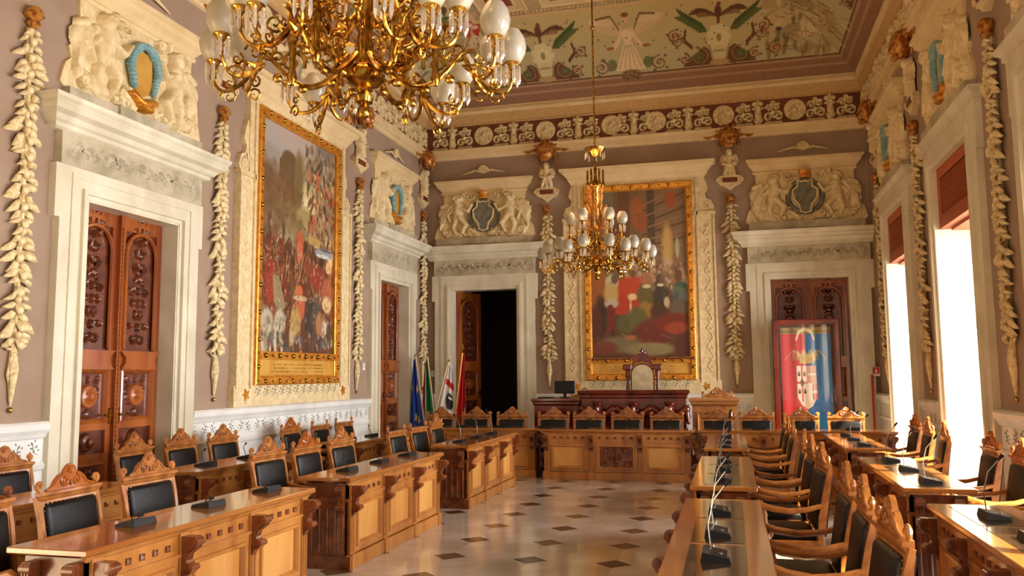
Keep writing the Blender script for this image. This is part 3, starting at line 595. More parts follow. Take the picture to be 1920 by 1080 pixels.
for sx in (-1, 1):
    spray.tube([(sx * .15, -.05, .05), (sx * .3, -.07, .12), (sx * .42, -.06, .06), (sx * .55, -.05, .12), (sx * .8, -.04, .12)], [.04, .045, .04, .03, .008], 6)
    for cx in (.28, .46): spray.tube([(sx * (cx + .05 * math.cos(a)), -.06, .12 + .05 * math.sin(a)) for a in [PI * k / 5 for k in range(9)]], .018, 5)
    spray.tube([(sx * .16, -.05, 0), (sx * .22, -.06, -.14), (sx * .16, -.06, -.22)], [.04, .03, .01], 6)
spr_m = spray.mesh('scroll_spray', 'redgold', True); cup_m = MB().lathe([(.03, -.16), (.07, -.12), (.05, -.08), (.1, -.03), (.08, .02), (.05, .06)], 10, (0, -.07, 0)).mesh('tassel_cup', 'redgold', True)
def garland(a, loc, rz, label, zb=1.5, zt=5.35, half=None, sc_=1.0):
    t = thing('garland_pendant', label, 'garland', loc, rz, 'stucco garlands'); r = random.Random(a)
    mk_ = put('mask', mask_m, t, (0, 0, 6.4)); mk_.scale = (1.35, 1.1, 1.3); put('scroll_spray', spr_m, t, (0, 0, 6.74)); put('cherub', cher, t, (0, -.03, 6.3)); put('cartouche', car_m, t, (0, 0, 5.86)); put('plaque', plq_m, t, (0, 0, 5.86)); put('tassel_cup', cup_m, t, (0, 0, 5.5))
    ob('stem', MB().tube([(0, -.03, zt), (0, -.04, (zt + zb) / 2), (0, -.03, zb + .62)], [.035, .03, .028], 6), 'leaf', t, smooth=True)
    n = 38; H = zt - zb - .62
    for k in range(n):
        z = zb + .6 + H * (k + .5) / n; b = 1.0 + .28 * math.sin(k * 2 * PI / 7.6)
        for sx in (-1, 1):
            o = put('leaf', lf[r.randrange(2)], t, (sx * .02, -.02, z + .06)); o.rotation_euler = (r.uniform(-.15, .1), sx * (PI - r.uniform(.55, 1.25)), r.uniform(-.3, .3)); o.scale = (b * 1.1, 1.2, b * r.uniform(.8, 1.05))
        if k % 2 == 0:
            o = put('leaf', lf[2], t, (r.uniform(-.02, .02), -.045, z + .05)); o.rotation_euler = (0, PI + r.uniform(-.3, .3), 0); o.scale = (1.1,) * 3
        if k % 4 == 1: o = put('berry', ball, t, (r.uniform(-.05, .05), -.03, z)); 
    put('ribbon_bow', bow_m, t, (0, 0, zb + .6)); put('tip_bead', tip_m, t, (0, 0, zb))
    return t
for a, (loc, rz, l) in enumerate([((0, 6.6, 0), LW, 'leafy cream stucco garland at the left edge, left of the nearest carved door'), ((0, 9.88, 0), LW, 'leafy cream stucco garland between the nearest door and the tall battle painting'),
    ((0, 14.3, 0), LW, 'leafy cream stucco garland between the tall battle painting and the far left door'), ((0, 17.72, 0), LW, 'narrow stucco garland in the back left corner on the left wall'),
    ((2.93, YB, 0), BW, 'leafy cream stucco garland between the open door and the painting on the back wall'), ((6.9, YB, 0), BW, 'leafy cream stucco garland between the back wall painting and the banner case'),
    ((W, 16.72, 0), RW, 'thin stucco garland in the back right corner on the window wall'), ((W, 13.35, 0), RW, 'stucco garland between the two visible windows of the right wall'), ((W, 9.6, 0), RW, 'stucco garland on the right wall pier nearest the right edge')]):
    garland(a, loc, rz, l)
# ================================================================== LARGE PAINTINGS
stud_a = MB().lathe([(0, -.035), (.022, -.03), (.036, -.012), (.04, 0)], 10, axis='y').mesh('stud', 'brass', True)
stud_b = MB().prism([(0, .024), (.024, 0), (0, -.024), (-.024, 0)], -.018, 0).mesh('stud', 'redgold')
vine = []
for k in range(16):
    z = .1 + k * .2; sx = 1 if k % 2 else -1; vine.append((0, z, sx * .06, z + .08, .02, .014, .02)); vine.append((sx * .06, z + .08, sx * .02, z + .15, .018, .012, .02)); vine.append((-sx * .05, z + .06, -sx * .02, z + .02, .014, .01, .015)); vine.append((sx * .01, z - .02, -sx * .02, z + .1, .008, .008, .012))
vine_m = relief([(*v[:6], v[6] * .6) for v in vine], .011, .002).mesh('vine_carving', 'stucco', True)
def big_frame(t, hw, z0, z1, zplq0, zplq1, hin, side_top=5.2):
    """marble surround, gilded frame and plaque; the canvas is added by the caller"""
    o1, o2 = hin + .46, hin + .22
    mb = MB().box(-o1, -hin, -.09, 0, z0 + .25, side_top).box(hin, o1, -.09, 0, z0 + .25, side_top).box(-o1 - .03, o1 + .03, -.1, 0, z0, zplq0).box(-o2, -hin, -.09, 0, side_top, 6.0).box(hin, o2, -.09, 0, side_top, 6.0).box(-hin, hin, -.09, 0, z1, 6.0)
    for sx in (-1, 1):
        xs = sorted((sx * (hin + .08), sx * (hin + .11))); mb.box(xs[0], xs[1], -.12, -.09, z0 + .25, 5.95)
        xs = sorted((sx * (o1 - .04), sx * o1)); mb.box(xs[0], xs[1], -.115, -.09, z0 + .25, side_top); xs = sorted((sx * (o1 - .42), sx * (o1 + .02))); mb.box(xs[0], xs[1], -.12, -.0, side_top - .05, side_top + .02)
        px_ = [(o2, side_top), (o2 + .2, side_top), (o2 + .24, side_top + .12), (o2 + .18, side_top + .26), (o2 + .08, side_top + .3), (o2 + .05, side_top + .42), (o2 + .12, side_top + .5), (o2 + .1, side_top + .62), (o2 + .03, side_top + .8), (o2, side_top + .8)]
        pp = [(sx * a, b) for a, b in px_]; mb.prism(pp if sx > 0 else pp[::-1], -.07, 0)
    ob('marble_surround', mb, 'stucco', t)
    ob('cornice', cornice_mb(o2 - .02, [(.08, 5.97), (.1, 6.02), (.14, 6.06), (.15, 6.1), (.22, 6.18), (.25, 6.22), (.3, 6.24), (.31, 6.3), (.05, 6.33)]), 'cream', t)
    for sx in (-1, 1):
        sp = spiral(sx * (o2 + .11), side_top + .14, .09, 1.6, 0, sx, 14); ob('volute', MB().tube([(x, -.08, z) for x, z in sp], .018, 6), 'stucco', t, smooth=True)
        put('vine_carving', vine_m, t, (sx * (hin + .29), -.09, z0 + .4))
    for k in range(int(hin * 2 / .22)):
        o = put('vine_leaf', SPR, t, (-hin + .12 + k * .22, -.1, z0 + .16)); o.scale = (1.1, 1, 1.1)
    for sx in (-1, 1): ob('corner_star', MB().prism([(sx * (hin + .2) + (.09 if j % 2 else .04) * math.cos(j * PI / 5), z0 + .17 + (.09 if j % 2 else .04) * math.sin(j * PI / 5)) for j in range(10)][::-1], -.12, -.1), 'gold', t)
    g = .14
    ob('gilded_frame', frame_mb(-hin, hin, zplq0, z1, [(0, -.09), (0, -.13), (.02, -.14), (g - .03, -.13), (g - .02, -.11), (g, -.1), (g, -.05)]), 'gold', t)
    ob('gilded_crossbar', MB().box(-hin + g, hin - g, -.12, -.05, zplq1, zplq1 + .12), 'gold', t)
    ob('plaque', MB().box(-hin + g, hin - g, -.08, -.05, zplq0 + .1, zplq1), 'goldplaque', t)
    r = random.Random(4); st = MB()
    for ln in range(4):
        zz = zplq1 - .06 - ln * (zplq1 - zplq0 - .16) / 4; x = -hin * .62 + (.08 if ln % 2 else 0)
        while x < hin * .62:
            w_ = r.uniform(.012, .03)
            if r.random() > .2: st.box(x, x + w_ * .35, -.083, -.08, zz - .025, zz)
            if r.random() > .4: st.box(x, x + w_, -.083, -.08, zz - (.004 if r.random() > .5 else .025), zz - (0 if r.random() > .5 else .018))
            x += w_ + .012
    ob('engraved_lines', st, mat('engraved gilding', (176, 124, 44), .5), t, kind='stuff')
    pos = []
    z = zplq0 + .07
    while z < z1: pos += [(-hin + .06, z), (hin - .06, z)]; z += .2
    x = -hin + .26
    while x < hin - .1: pos += [(x, z1 - .06), (x, zplq0 + .055), (x, zplq1 + .06)]; x += .2
    for k, (x, z) in enumerate(pos): put('stud', (stud_a, stud_b)[(round(z / .2) + round(x / .2)) % 2], t, (x, -.132, z))
# left painting : crowd with horses below a tower and a bright sky
t = thing('battle_painting', 'tall gilt framed oil painting of a crowded battle on the left wall', 'painting', (0, 12.06, 0), LW)
big_frame(t, 1.7, 1.38, 5.87, 1.68, 2.06, 1.33, 4.75)
A = Art(-1.2, 1.2, 2.17, 5.74, 200, 300, (122, 94, 66)); NZ = lambda v: 2.17 + 3.57 * v; NX = lambda u: -1.2 + 2.4 * u
def P(u, v, rx, rz, col, ang=0, soft=.4, al=1): A.ell(NX(u), NZ(v), rx * 2.4, rz * 3.57, col, ang, soft, al)
A.rect(-1.2, 1.2, NZ(.55), 5.8, (150, 128, 98)); P(.15, .95, .3, .14, (168, 158, 150)); P(.45, 1, .3, .09, (176, 160, 146)); P(.1, .82, .2, .08, (150, 142, 130)); P(.9, .97, .2, .06, (130, 120, 106))
A.poly([(NX(.2), NZ(.55)), (NX(.22), NZ(.85)), (NX(.3), NZ(.9)), (NX(.42), NZ(.87)), (NX(.5), NZ(.55))], (104, 80, 52)); P(.34, .87, .09, .035, (104, 80, 52)); P(.2, .68, .22, .1, (120, 84, 52)); P(.08, .7, .12, .12, (112, 82, 54)); P(.47, .76, .06, .16, (120, 100, 62)); P(.32, .6, .16, .08, (120, 96, 60))
P(.62, .72, .1, .09, (196, 176, 120)); P(.6, .66, .08, .07, (216, 204, 158)); P(.7, .8, .12, .04, (178, 158, 108)); P(.55, .62, .12, .05, (158, 140, 88)); P(.4, .54, .2, .06, (138, 118, 80)); P(.35, .48, .18, .06, (150, 134, 100))
A.dabs(110, NX(.55), NX(1), NZ(.74), NZ(.97), [(90, 84, 74), (150, 130, 96), (70, 60, 52), (176, 160, 130), (110, 100, 84)], .035, 1, .75, 3)
A.dabs(130, NX(.62), NX(1), NZ(.5), NZ(.85), [(206, 176, 120), (120, 70, 44), (176, 146, 96), (90, 62, 42), (196, 92, 56), (150, 122, 84)], .035, 2, .8, 3)
A.dabs(60, NX(0), NX(.3), NZ(.45), NZ(.6), [(96, 60, 44), (120, 84, 60), (206, 180, 150), (78, 56, 46)], .04, 3, .7, 3)
A.rect(-1.2, 1.2, NZ(0), NZ(.44), (98, 56, 34)); A.rect(-1.2, 1.2, NZ(.44), NZ(.48), (112, 76, 48), .6)
A.dabs(420, NX(0), NX(1), NZ(.14), NZ(.5), [(92, 46, 28), (118, 48, 30), (84, 52, 32), (134, 64, 40), (64, 42, 28), (110, 76, 48), (140, 104, 68), (100, 70, 44)], .04, 4, .8, 3)
P(.5, .5, .05, .06, (186, 84, 54)); P(.5, .46, .035, .05, (196, 104, 66)); P(.14, .3, .07, .1, (146, 54, 36)); P(.75, .36, .1, .06, (140, 54, 40)); P(.62, .4, .06, .04, (130, 62, 40)); P(.9, .3, .08, .07, (166, 84, 56)); P(.94, .46, .04, .05, (240, 200, 140)); P(.92, .42, .05, .03, (222, 176, 120))
P(.85, .485, .14, .022, (150, 152, 154)); P(.83, .47, .1, .01, (196, 196, 192)); P(.88, .5, .1, .006, (96, 96, 96)); P(.7, .53, .12, .02, (176, 146, 86))
A.poly([(NX(.16), NZ(.34)), (NX(.24), NZ(.33)), (NX(.33), NZ(.2)), (NX(.24), NZ(.17)), (NX(.18), NZ(.22))], (138, 120, 88)); P(.52, .21, .07, .06, (178, 92, 58)); P(.5, .28, .05, .03, (186, 100, 60)); P(.52, .25, .1, .012, (190, 160, 120))
for x, z, w_, h in [(.1, .13, .08, .06), (.26, .13, .07, .06), (.22, .07, .06, .05), (.08, .06, .05, .07)]: P(x, z, w_, h, (176, 166, 138)); P(x + .02, z - .01, w_ * .5, h * .6, (146, 134, 108))
for x in (.05, .14, .2, .28): A.line([(NX(x), NZ(.11)), (NX(x + .01), NZ(.01))], .03, (186, 174, 146))
P(.46, .14, .07, .07, (170, 136, 76)); P(.42, .07, .04, .06, (178, 150, 96)); A.line([(NX(.5), NZ(.12)), (NX(.53), NZ(.03))], .03, (170, 140, 90))
P(.66, .17, .08, .09, (62, 52, 44)); P(.74, .2, .05, .08, (80, 72, 62), -.5); A.line([(NX(.64), NZ(.12)), (NX(.62), NZ(.02))], .04, (66, 56, 48)); A.line([(NX(.72), NZ(.12)), (NX(.7), NZ(.02))], .035, (88, 78, 66)); P(.8, .14, .06, .06, (166, 112, 76)); P(.88, .1, .05, .07, (196, 180, 156)); P(.9, .24, .07, .04, (208, 176, 126)); P(.95, .1, .05, .07, (78, 56, 44))
A.dabs(70, NX(0), NX(1), NZ(.0), NZ(.09), [(70, 62, 54), (112, 84, 60), (176, 160, 140), (60, 70, 60), (110, 70, 56), (96, 90, 100)], .04, 5, .7, 1.6)
A.dabs(110, NX(0), NX(1), NZ(.12), NZ(.5), [(206, 186, 156), (176, 170, 166), (194, 150, 110)], .011, 6, .8, 4)
A.dabs(500, NX(0), NX(1), NZ(.03), NZ(.75), [(70, 46, 32), (128, 92, 60), (100, 60, 38), (156, 124, 84), (84, 70, 54)], .014, 16, .6, 3.5)
A.dabs(120, NX(.0), NX(.55), NZ(.5), NZ(.85), [(96, 70, 44), (130, 104, 70), (112, 90, 62)], .05, 17, .35, 1.8)
for k in range(18): x = rnd.uniform(0, 1); z = rnd.uniform(.2, .45); A.line([(NX(x), NZ(z)), (NX(x + rnd.uniform(-.1, .1)), NZ(z + .12))], .008, (170, 120, 76))
A.mb('oil', 'canvas', t, loc=(0, -.06, 0))
# back painting : interior scene with kneeling figures
t = thing('court_painting', 'gilt framed painting of a hall with figures, centre of the back wall', 'painting', (4.93, YB, 0), BW)
big_frame(t, 1.6, 1.36, 5.9, 1.66, 2.02, 1.17, 5.2)
A = Art(-1.04, 1.04, 2.13, 5.78, 220, 330, (112, 82, 48)); NZ = lambda v: 2.13 + 3.65 * v; NX = lambda u: -1.04 + 2.08 * u
def P(u, v, rx, rz, col, ang=0, soft=.4, al=1): A.ell(NX(u), NZ(v), rx * 2.08, rz * 3.65, col, ang, soft, al)
A.rect(-1.1, 1.1, NZ(.5), NZ(1), (116, 88, 52))
for x0, x1, c_ in [(.0, .12, (124, 84, 40)), (.15, .25, (118, 110, 84)), (.3, .42, (104, 70, 42)), (.6, .68, (78, 62, 42)), (.52, .6, (128, 96, 60)), (.68, 1, (132, 100, 66))]: A.rect(NX(x0), NX(x1), NZ(.55), NZ(1), c_, .9)
for k in range(9): A.line([(NX(.55), NZ(.62 + k * .035)), (NX(1), NZ(.66 + k * .045))], .016, (86, 66, 42) if k % 2 else (142, 112, 76))
P(.5, .86, .07, .1, (164, 90, 46)); P(.55, .8, .05, .06, (156, 82, 44)); P(.84, .93, .06, .05, (160, 78, 38)); P(.33, .87, .05, .03, (128, 60, 34)); P(.3, .7, .1, .1, (112, 62, 36)); P(.8, .66, .06, .13, (184, 146, 78)); P(.8, .66, .035, .1, (198, 160, 92)); P(.52, .62, .04, .07, (168, 132, 72)); P(.9, .64, .022, .06, (170, 168, 136))
A.rect(NX(.44), NX(.74), NZ(.5), NZ(.62), (104, 78, 50), .7)
A.dabs(190, NX(.3), NX(1), NZ(.38), NZ(.56), [(160, 120, 88), (188, 150, 108), (110, 66, 44), (176, 156, 140), (150, 90, 60), (196, 170, 110)], .035, 8, .8, 1.8)
A.rect(-1.1, 1.1, NZ(0), NZ(.36), (92, 52, 30)); A.poly([(NX(.25), NZ(.26)), (NX(.26), NZ(.46)), (NX(.55), NZ(.48)), (NX(.56), NZ(.3)), (NX(.4), NZ(.24))], (176, 52, 24)); P(.4, .42, .14, .06, (186, 58, 28))
P(.06, .4, .07, .16, (150, 84, 30)); P(.12, .44, .05, .08, (160, 90, 36)); P(.1, .25, .06, .12, (60, 34, 24)); P(.05, .2, .06, .12, (82, 36, 22))
P(.22, .45, .07, .05, (196, 182, 150)); P(.21, .38, .075, .07, (190, 160, 92)); P(.21, .325, .075, .03, (184, 172, 146)); P(.25, .47, .035, .03, (104, 82, 64)); A.line([(NX(.2), NZ(.3)), (NX(.21), NZ(.16))], .085, (118, 30, 26), .04); A.line([(NX(.22), NZ(.16)), (NX(.23), NZ(.1))], .03, (60, 34, 24))
P(.43, .36, .05, .02, (224, 196, 140)); P(.41, .31, .012, .04, (214, 186, 134)); P(.57, .37, .09, .075, (98, 86, 38)); P(.56, .28, .08, .05, (150, 112, 40)); P(.58, .465, .05, .04, (150, 84, 50)); P(.58, .42, .045, .012, (206, 190, 150)); P(.36, .2, .1, .06, (88, 84, 42)); P(.48, .23, .1, .07, (96, 90, 46))
P(.73, .36, .09, .08, (56, 42, 30)); P(.72, .46, .045, .035, (84, 56, 40)); P(.72, .425, .035, .01, (206, 196, 166)); P(.78, .32, .03, .035, (196, 170, 136)); P(.7, .27, .09, .04, (70, 44, 28)); P(.92, .37, .08, .07, (58, 78, 76)); P(.92, .41, .07, .03, (60, 84, 60)); P(.9, .48, .04, .035, (104, 64, 42)); P(.91, .29, .11, .05, (98, 84, 66))
P(.62, .14, .18, .08, (104, 34, 22)); P(.85, .2, .2, .06, (116, 38, 24)); P(.87, .17, .12, .035, (150, 62, 36)); P(.3, .08, .22, .05, (116, 100, 66)); P(.6, .05, .25, .04, (138, 122, 80)); P(.12, .06, .14, .04, (116, 50, 36)); P(.95, .06, .1, .08, (84, 34, 22)); P(.4, .12, .06, .015, (166, 92, 56))
A.line([(NX(.3), NZ(.15)), (NX(.38), NZ(.12)), (NX(.46), NZ(.13))], .008, (150, 120, 84)); A.line([(NX(.7), NZ(.14)), (NX(.82), NZ(.11))], .008, (140, 90, 60))
A.dabs(160, -1.04, 1.04, NZ(0), NZ(1), [(96, 62, 36), (132, 96, 56), (80, 50, 30)], .03, 9, .25, 2)
A.mb('oil', 'canvas', t, loc=(0, -.06, 0))
# ================================================================== CHAIRS
def chair(crest='scroll', lab='x'):
    t = thing('carved_armchair', lab, 'chair')
    ob('seat_cushion', MB().cbox(-.25, .25, -.25, .22, .39, .49, .04, 3), 'leather', t, smooth=True)
    ob('seat_rail', MB().cbox(-.28, .28, -.27, .26, .32, .41, .01), 'chairwood', t)
    lp = [(.016, 0), (.028, .03), (.02, .06), (.03, .12), (.034, .2), (.02, .25), (.032, .28), (.03, .33)]
    for sx in (-1, 1): ob('front_leg', MB().lathe(lp, 10, (sx * .25, -.24, 0)), 'chairwood', t, smooth=True)
    for sx in (-1, 1):
        mb = MB().tube([(sx * .25, .34, 0), (sx * .25, .27, .2), (sx * .26, .24, .42), (sx * .265, .25, .6), (sx * .28, .3, .85), (sx * .285, .34, 1.0)], [.028, .028, .026, .022, .022, .022], 4); ob('stile', mb, 'chairwood', t, smooth=True)
    ob('stretcher', MB().tube([(-.25, -.24, .12), (-.25, .28, .12)], .014, 6).tube([(.25, -.24, .12), (.25, .28, .12)], .014, 6).tube([(-.25, .02, .12), (.25, .02, .12)], .014, 6), 'chairwood', t, smooth=True)
    lean = lambda v: (v[0], v[1] + .255 + max(0, (v[2] - .5)) * .17, v[2])
    bc = MB().cbox(-.238, .238, -.045, .035, .49, .957, .036, 4).xf(lambda v: lean((v[0] * (1 + .05 * (v[2] - .5) / .43), v[1] - .018 * math.cos(v[0] * 6), v[2])))
    BC = ob('back_cushion', bc, 'leather', t, smooth=True)
    fr = MB().box(-.268, -.24, -.02, .025, .46, .97).box(.24, .268, -.02, .025, .46, .97).box(-.24, .24, -.02, .025, .46, .5).box(-.24, .24, -.02, .025, .95, .97)
    for sx in (-1, 1): fr.prism([(sx * .245, .955), (sx * .245, .9), (sx * .235, .93), (sx * .2, .955)][::sx], -.02, .025)
    ob('back_frame', fr.xf(lean), 'chairwood', t)
    ob('outer_back', MB().cbox(-.258, .258, .024, .036, .44, .96, .005).xf(lean), 'leather', t)
    nt_ = MB()
    for k in range(13):
        for sx in (-1, 1): nt_.ell(lean((sx * (.238 + .01 * k / 12), -.024, .52 + .42 * k / 12)), (.006, .004, .006), 5, 3)
    for k in range(12): nt_.ell(lean((-.22 + .44 * k / 11, -.03, .952)), (.006, .004, .006), 5, 3)
    ob('nail_trim', nt_, 'brass', BC, kind='stuff')
    ob('top_rail', cornice_mb(.275, [(0, .965), (.012, .98), (.02, 1.0), (.03, 1.01), (.03, 1.03), (0, 1.035)]).join(MB().box(-.28, .28, 0, .03, .965, 1.035)).shift(0, .325, 0), 'chairwood', t)
    for sx in (-1, 1):
        sp = spiral(sx * .27, 1.075, .032, 1.3, -PI / 2, sx, 10); ob('volute', MB().tube([(x, .33, z) for x, z in sp], .014, 6).lathe([(.012, .31), (.016, .33), (.012, .35)], 8, (sx * .27, 0, 1.075), 'y'), 'darkwood' if crest == 'dark' else 'chairwood', t, smooth=True)
    if crest != 'none':
        half = [(.25, 1.03), (.2, 1.04), (.16, 1.06), (.135, 1.1), (.1, 1.13), (.065, 1.14), (.05, 1.165), (.025, 1.19), (0, 1.2)]
        mb = MB().prism([(x, z) for x, z in half] + [(-x, z) for x, z in half[-2::-1]], .315, .345); mb.f = [tuple(reversed(f)) for f in mb.f]
        cm = {'scroll': 'chairwood', 'dark': 'darkwood', 'red': 'darkwood'}.get(crest, 'chairwood')
        CRS = ob('crest', mb, cm if crest != 'red' else 'doorwood', t)
        cv = MB()
        for sx in (-1, 1):
            sp = spiral(sx * .055, 1.085, .042, 1.5, PI / 2, -sx, 14); cv.tube([(x, .312, z) for x, z in sp], .009, 5)
            cv.tube([(sx * .23, .312, 1.04), (sx * .16, .312, 1.06), (sx * .125, .312, 1.1), (sx * .07, .312, 1.135)], .009, 5)
        for k in range(5): a = PI * (k + .5) / 5; cv.tube([(0, .312, 1.14), (.04 * math.cos(a), .31, 1.14 + .05 * math.sin(a))], [.007, .013], 5)
        cv.ell((0, .308, 1.07), (.014, .012, .02), 6, 4)
        ob('crest_carving', cv, cm if crest != 'red' else 'doorwood', CRS, smooth=True)
    for sx in (-1, 1):
        arm = MB().tube([(sx * .27, .28, .7), (sx * .285, .15, .665), (sx * .3, 0, .65), (sx * .3, -.14, .67), (sx * .29, -.23, .7), (sx * .29, -.26, .685), (sx * .29, -.25, .66)], [.02, .022, .026, .028, .026, .022, .016], 8)
        ob('armrest', arm, 'chairwood', t, smooth=True)
        ob('arm_post', MB().tube([(sx * .275, -.2, .38), (sx * .285, -.15, .46), (sx * .29, -.2, .56), (sx * .29, -.2, .67)], [.024, .02, .024, .02], 8), 'chairwood', t, smooth=True)
    return t
protos = {k: chair(k) for k in ('scroll', 'dark', 'red', 'plain', 'none')}; used = {}
def seat(kind, x, y, rz, label, group, z=0):
    if kind not in used: used[kind] = 1; o = protos[kind]; o.location = (x, y, z); o.rotation_euler = (0, 0, rz); o['label'] = label; o['group'] = group; return o
    return dup(protos[kind], (x, y, z), rz, label, group)
ords = ['first', 'second', 'third']
G1 = 'armchairs behind the front row of desks on the left'
for nm, ys, ks in (('nearest front left desk', (4.25, 5.02, 5.83), ('dark', 'red', 'scroll')), ('middle front left desk', (7.62, 8.42, 9.26), ('scroll', 'red', 'plain')), ('far front left desk', (10.98, 11.82, 12.62), ('none', 'none', 'plain'))):
    for i, (y, k) in enumerate(zip(ys, ks)):
        seat(k, 2.54, y, LW + rnd.uniform(-.06, .06), '%sblack leather armchair, %s from camera behind the %s' % ('flat topped ' if k == 'none' else 'crested ', ords[i], nm), G1)
G2 = 'armchairs behind the rear row of desks on the left'
for nm, ys, ks in (('nearest rear left desk', (4.6, 5.4, 6.2), ('scroll', 'scroll', 'plain')), ('middle rear left desk', (7.92, 8.72, 9.56), ('scroll', 'plain', 'plain')), ('far rear left desk', (11.3, 12.22, 13.05), ('red', 'none', 'none'))):
    for i, (y, k) in enumerate(zip(ys, ks)):
        seat(k, .72, y, LW + rnd.uniform(-.06, .06), 'black leather armchair by the left wall, %s from camera behind the %s' % (ords[i], nm), G2)
G3 = 'armchairs of the inner row on the right'
for nm, ys in (('nearest inner right desk', (4.45, 5.35, 6.1)), ('middle inner right desk', (7.7, 8.65, 9.5)), ('far inner right desk', (11.2, 12.1, 12.95))):
    for i, y in enumerate(ys): seat('plain', 7.2, y, RW + rnd.uniform(-.07, .07), 'dark armchair seen side on, %s from camera behind the %s' % (ords[i], nm), G3)
G4 = 'armchairs along the window wall'
for nm, ys in (('nearest outer right desk', (4.6, 5.5, 6.4)), ('middle outer right desk', (7.55, 8.4, 9.35)), ('far outer right desk', (11.25, 12.1, 12.9))):
    for i, y in enumerate(ys): seat('scroll' if i < 2 else 'red', 8.95, y, RW + rnd.uniform(-.1, .1), 'sunlit armchair by the windows, %s from camera behind the %s' % (ords[i], nm), G4)
G5 = 'armchairs behind the back row of desks'
bx = [1.3, 2.0, 2.74, 3.54, 4.22, 4.9, 5.62, 6.52, 7.2, 7.93, 8.66]
bl = ['in front of the flags', 'left of the open doorway', 'in front of the open doorway', 'below the black monitor', 'left of the high carved bench centre', 'below the tall presiding chair', 'at the right end of the carved bench', 'before the right wing of the dais', 'left of the banner case', 'under the left half of the banner', 'under the right half of the banner']
for x, l in zip(bx, bl): seat('plain', x, 15.12, rnd.uniform(-.05, .05), 'armchair behind the back desks, ' + l, G5)
# ================================================================== DESKS
BAYW = .82
def desk(bays, label, loc, rz, group, inset=False, carved=(), m='panel', H=.85, D=.5):
    t = thing('council_desk', label, 'desk', loc, rz, group); L = sum(bays); x = -L / 2; k_ = H / .85
    T = cornice_mb(L / 2 + .03, [(.0, .772), (.012, .785), (.02, .8), (.035, .808), (.04, .8149)])
    T = MB().join(T).xf(lambda v: (v[0], v[1], v[2])); tb = MB().cbox(-L / 2 - .08, L / 2 + .08, -.05, D, .815, .852, .006)
    ob('tabletop', tb, 'woodx', t); ob('top_moulding', T, 'wood', t)
    ob('frieze_board', MB().box(-L / 2, L / 2, -.0, .02, .655, .785), 'wood', t)
    ob('string_moulding', MB().box(-L / 2, L / 2, -.025, 0, .64, .66), 'wood', t)
    ob('plinth', MB().cbox(-L / 2 - .02, L / 2 + .02, -.035, .03, 0, .13, .008), 'wood', t)
    ob('carcass', MB().box(-L / 2, L / 2, .02, .035, .1, .78), 'wood', t)
    xs = [x]
    for b in bays: xs.append(xs[-1] + b)
    for i, xx in enumerate(xs):
        e = .045 if 0 < i < len(xs) - 1 else (.05)
        xc = xx + (.045 if i == 0 else -.045 if i == len(xs) - 1 else 0)
        pl_ = put('pilaster', PIL, t, (xc, 0, 0)); put('console_bracket', BRK, pl_, (0, -.02, 0))
    for i, b in enumerate(bays):
        a = xs[i] + (.09 if i == 0 else .05); c = xs[i + 1] - (.09 if i == len(bays) - 1 else .05)
        put('panel_moulding', frame_mb(a, c, .14, .64, [(0, .0), (.0, -.012), (.045, -.012), (.05, -.03), (.07, -.032), (.08, -.014), (.09, .012)]).mesh('panel_moulding', 'wood'), t)
        if i in carved: put('carved_panel', CARVD, t, ((a + c) / 2, .018, .2))
        put('front_panel', MB().box(a + .08, c - .08, .01, .019, .22, .56).mesh('front_panel', m if i not in carved else 'darkwood'), t)
        n = 5; 
        for k in range(n): put('dentil', DEN, t, (a + .1 + (c - a - .2) * k / (n - 1), 0, .712))
        if inset:
            put('writing_inset', MB().box(xs[i] + .03, xs[i + 1] - .03, .07, .37, .851, .8545).mesh('writing_inset', 'inset'), t)
    for sx in (-1, 1):
        sp_ = MB().box(min(sx * L / 2, sx * (L / 2 - .03)), max(sx * L / 2, sx * (L / 2 - .03)), 0, D - .06, 0, .79)
        for k in range(5): a = sx * (L / 2 + .006); sp_.tube([(a, .06 + .08 * k, .15), (a, .06 + .08 * k, .56)], .014, 6)
        sp_.box(min(sx * L / 2, sx * (L / 2 + .03)), max(sx * L / 2, sx * (L / 2 + .03)), -.03, D - .05, 0, .12); sp_.box(min(sx * L / 2, sx * (L / 2 + .02)), max(sx * L / 2, sx * (L / 2 + .02)), 0, D - .06, .62, .65)
        ob('side_panel', sp_, 'darkwood' if m == 'panel' else 'wood', t, smooth=True)
        for yy in (.07, .36):
            o = put('console_bracket', BRK, t, (sx * (L / 2 + .005), yy, 0)); o.rotation_euler = (0, 0, sx * PI / 2); o.scale = (.9, .7, 1)
    return t
pr = [(0, .77), (-.1, .77), (-.115, .74), (-.1, .7), (-.06, .68), (-.035, .64), (-.045, .6), (-.08, .585), (-.085, .555), (-.06, .53), (-.03, .525), (0, .48)]
BRK = MB().prism(pr, -.035, .035, tf=lambda v: (v[1], v[0], v[2])); 
for z, y, r in ((.735, -.098, .028), (.57, -.072, .022)): BRK.lathe([(r * .4, -.045), (r, -.042), (r, .042), (r * .4, .045)], 10, (0, y, z), 'x')
for k in range(3): BRK.tube([(-.022 + .022 * k, -.11, .76), (-.022 + .022 * k, -.105, .7), (-.022 + .022 * k, -.05, .66), (-.022 + .022 * k, -.04, .62)], .008, 5)
BRK = BRK.mesh('console_bracket', 'darkwood', True)
PIL = MB().box(-.045, .045, -.02, 0, .12, .79).tube([(-.02, -.022, .16), (-.02, -.022, .48)], .009, 6).tube([(.02, -.022, .16), (.02, -.022, .48)], .009, 6).box(-.052, .052, -.045, 0, 0, .14).mesh('pilaster', 'wood')
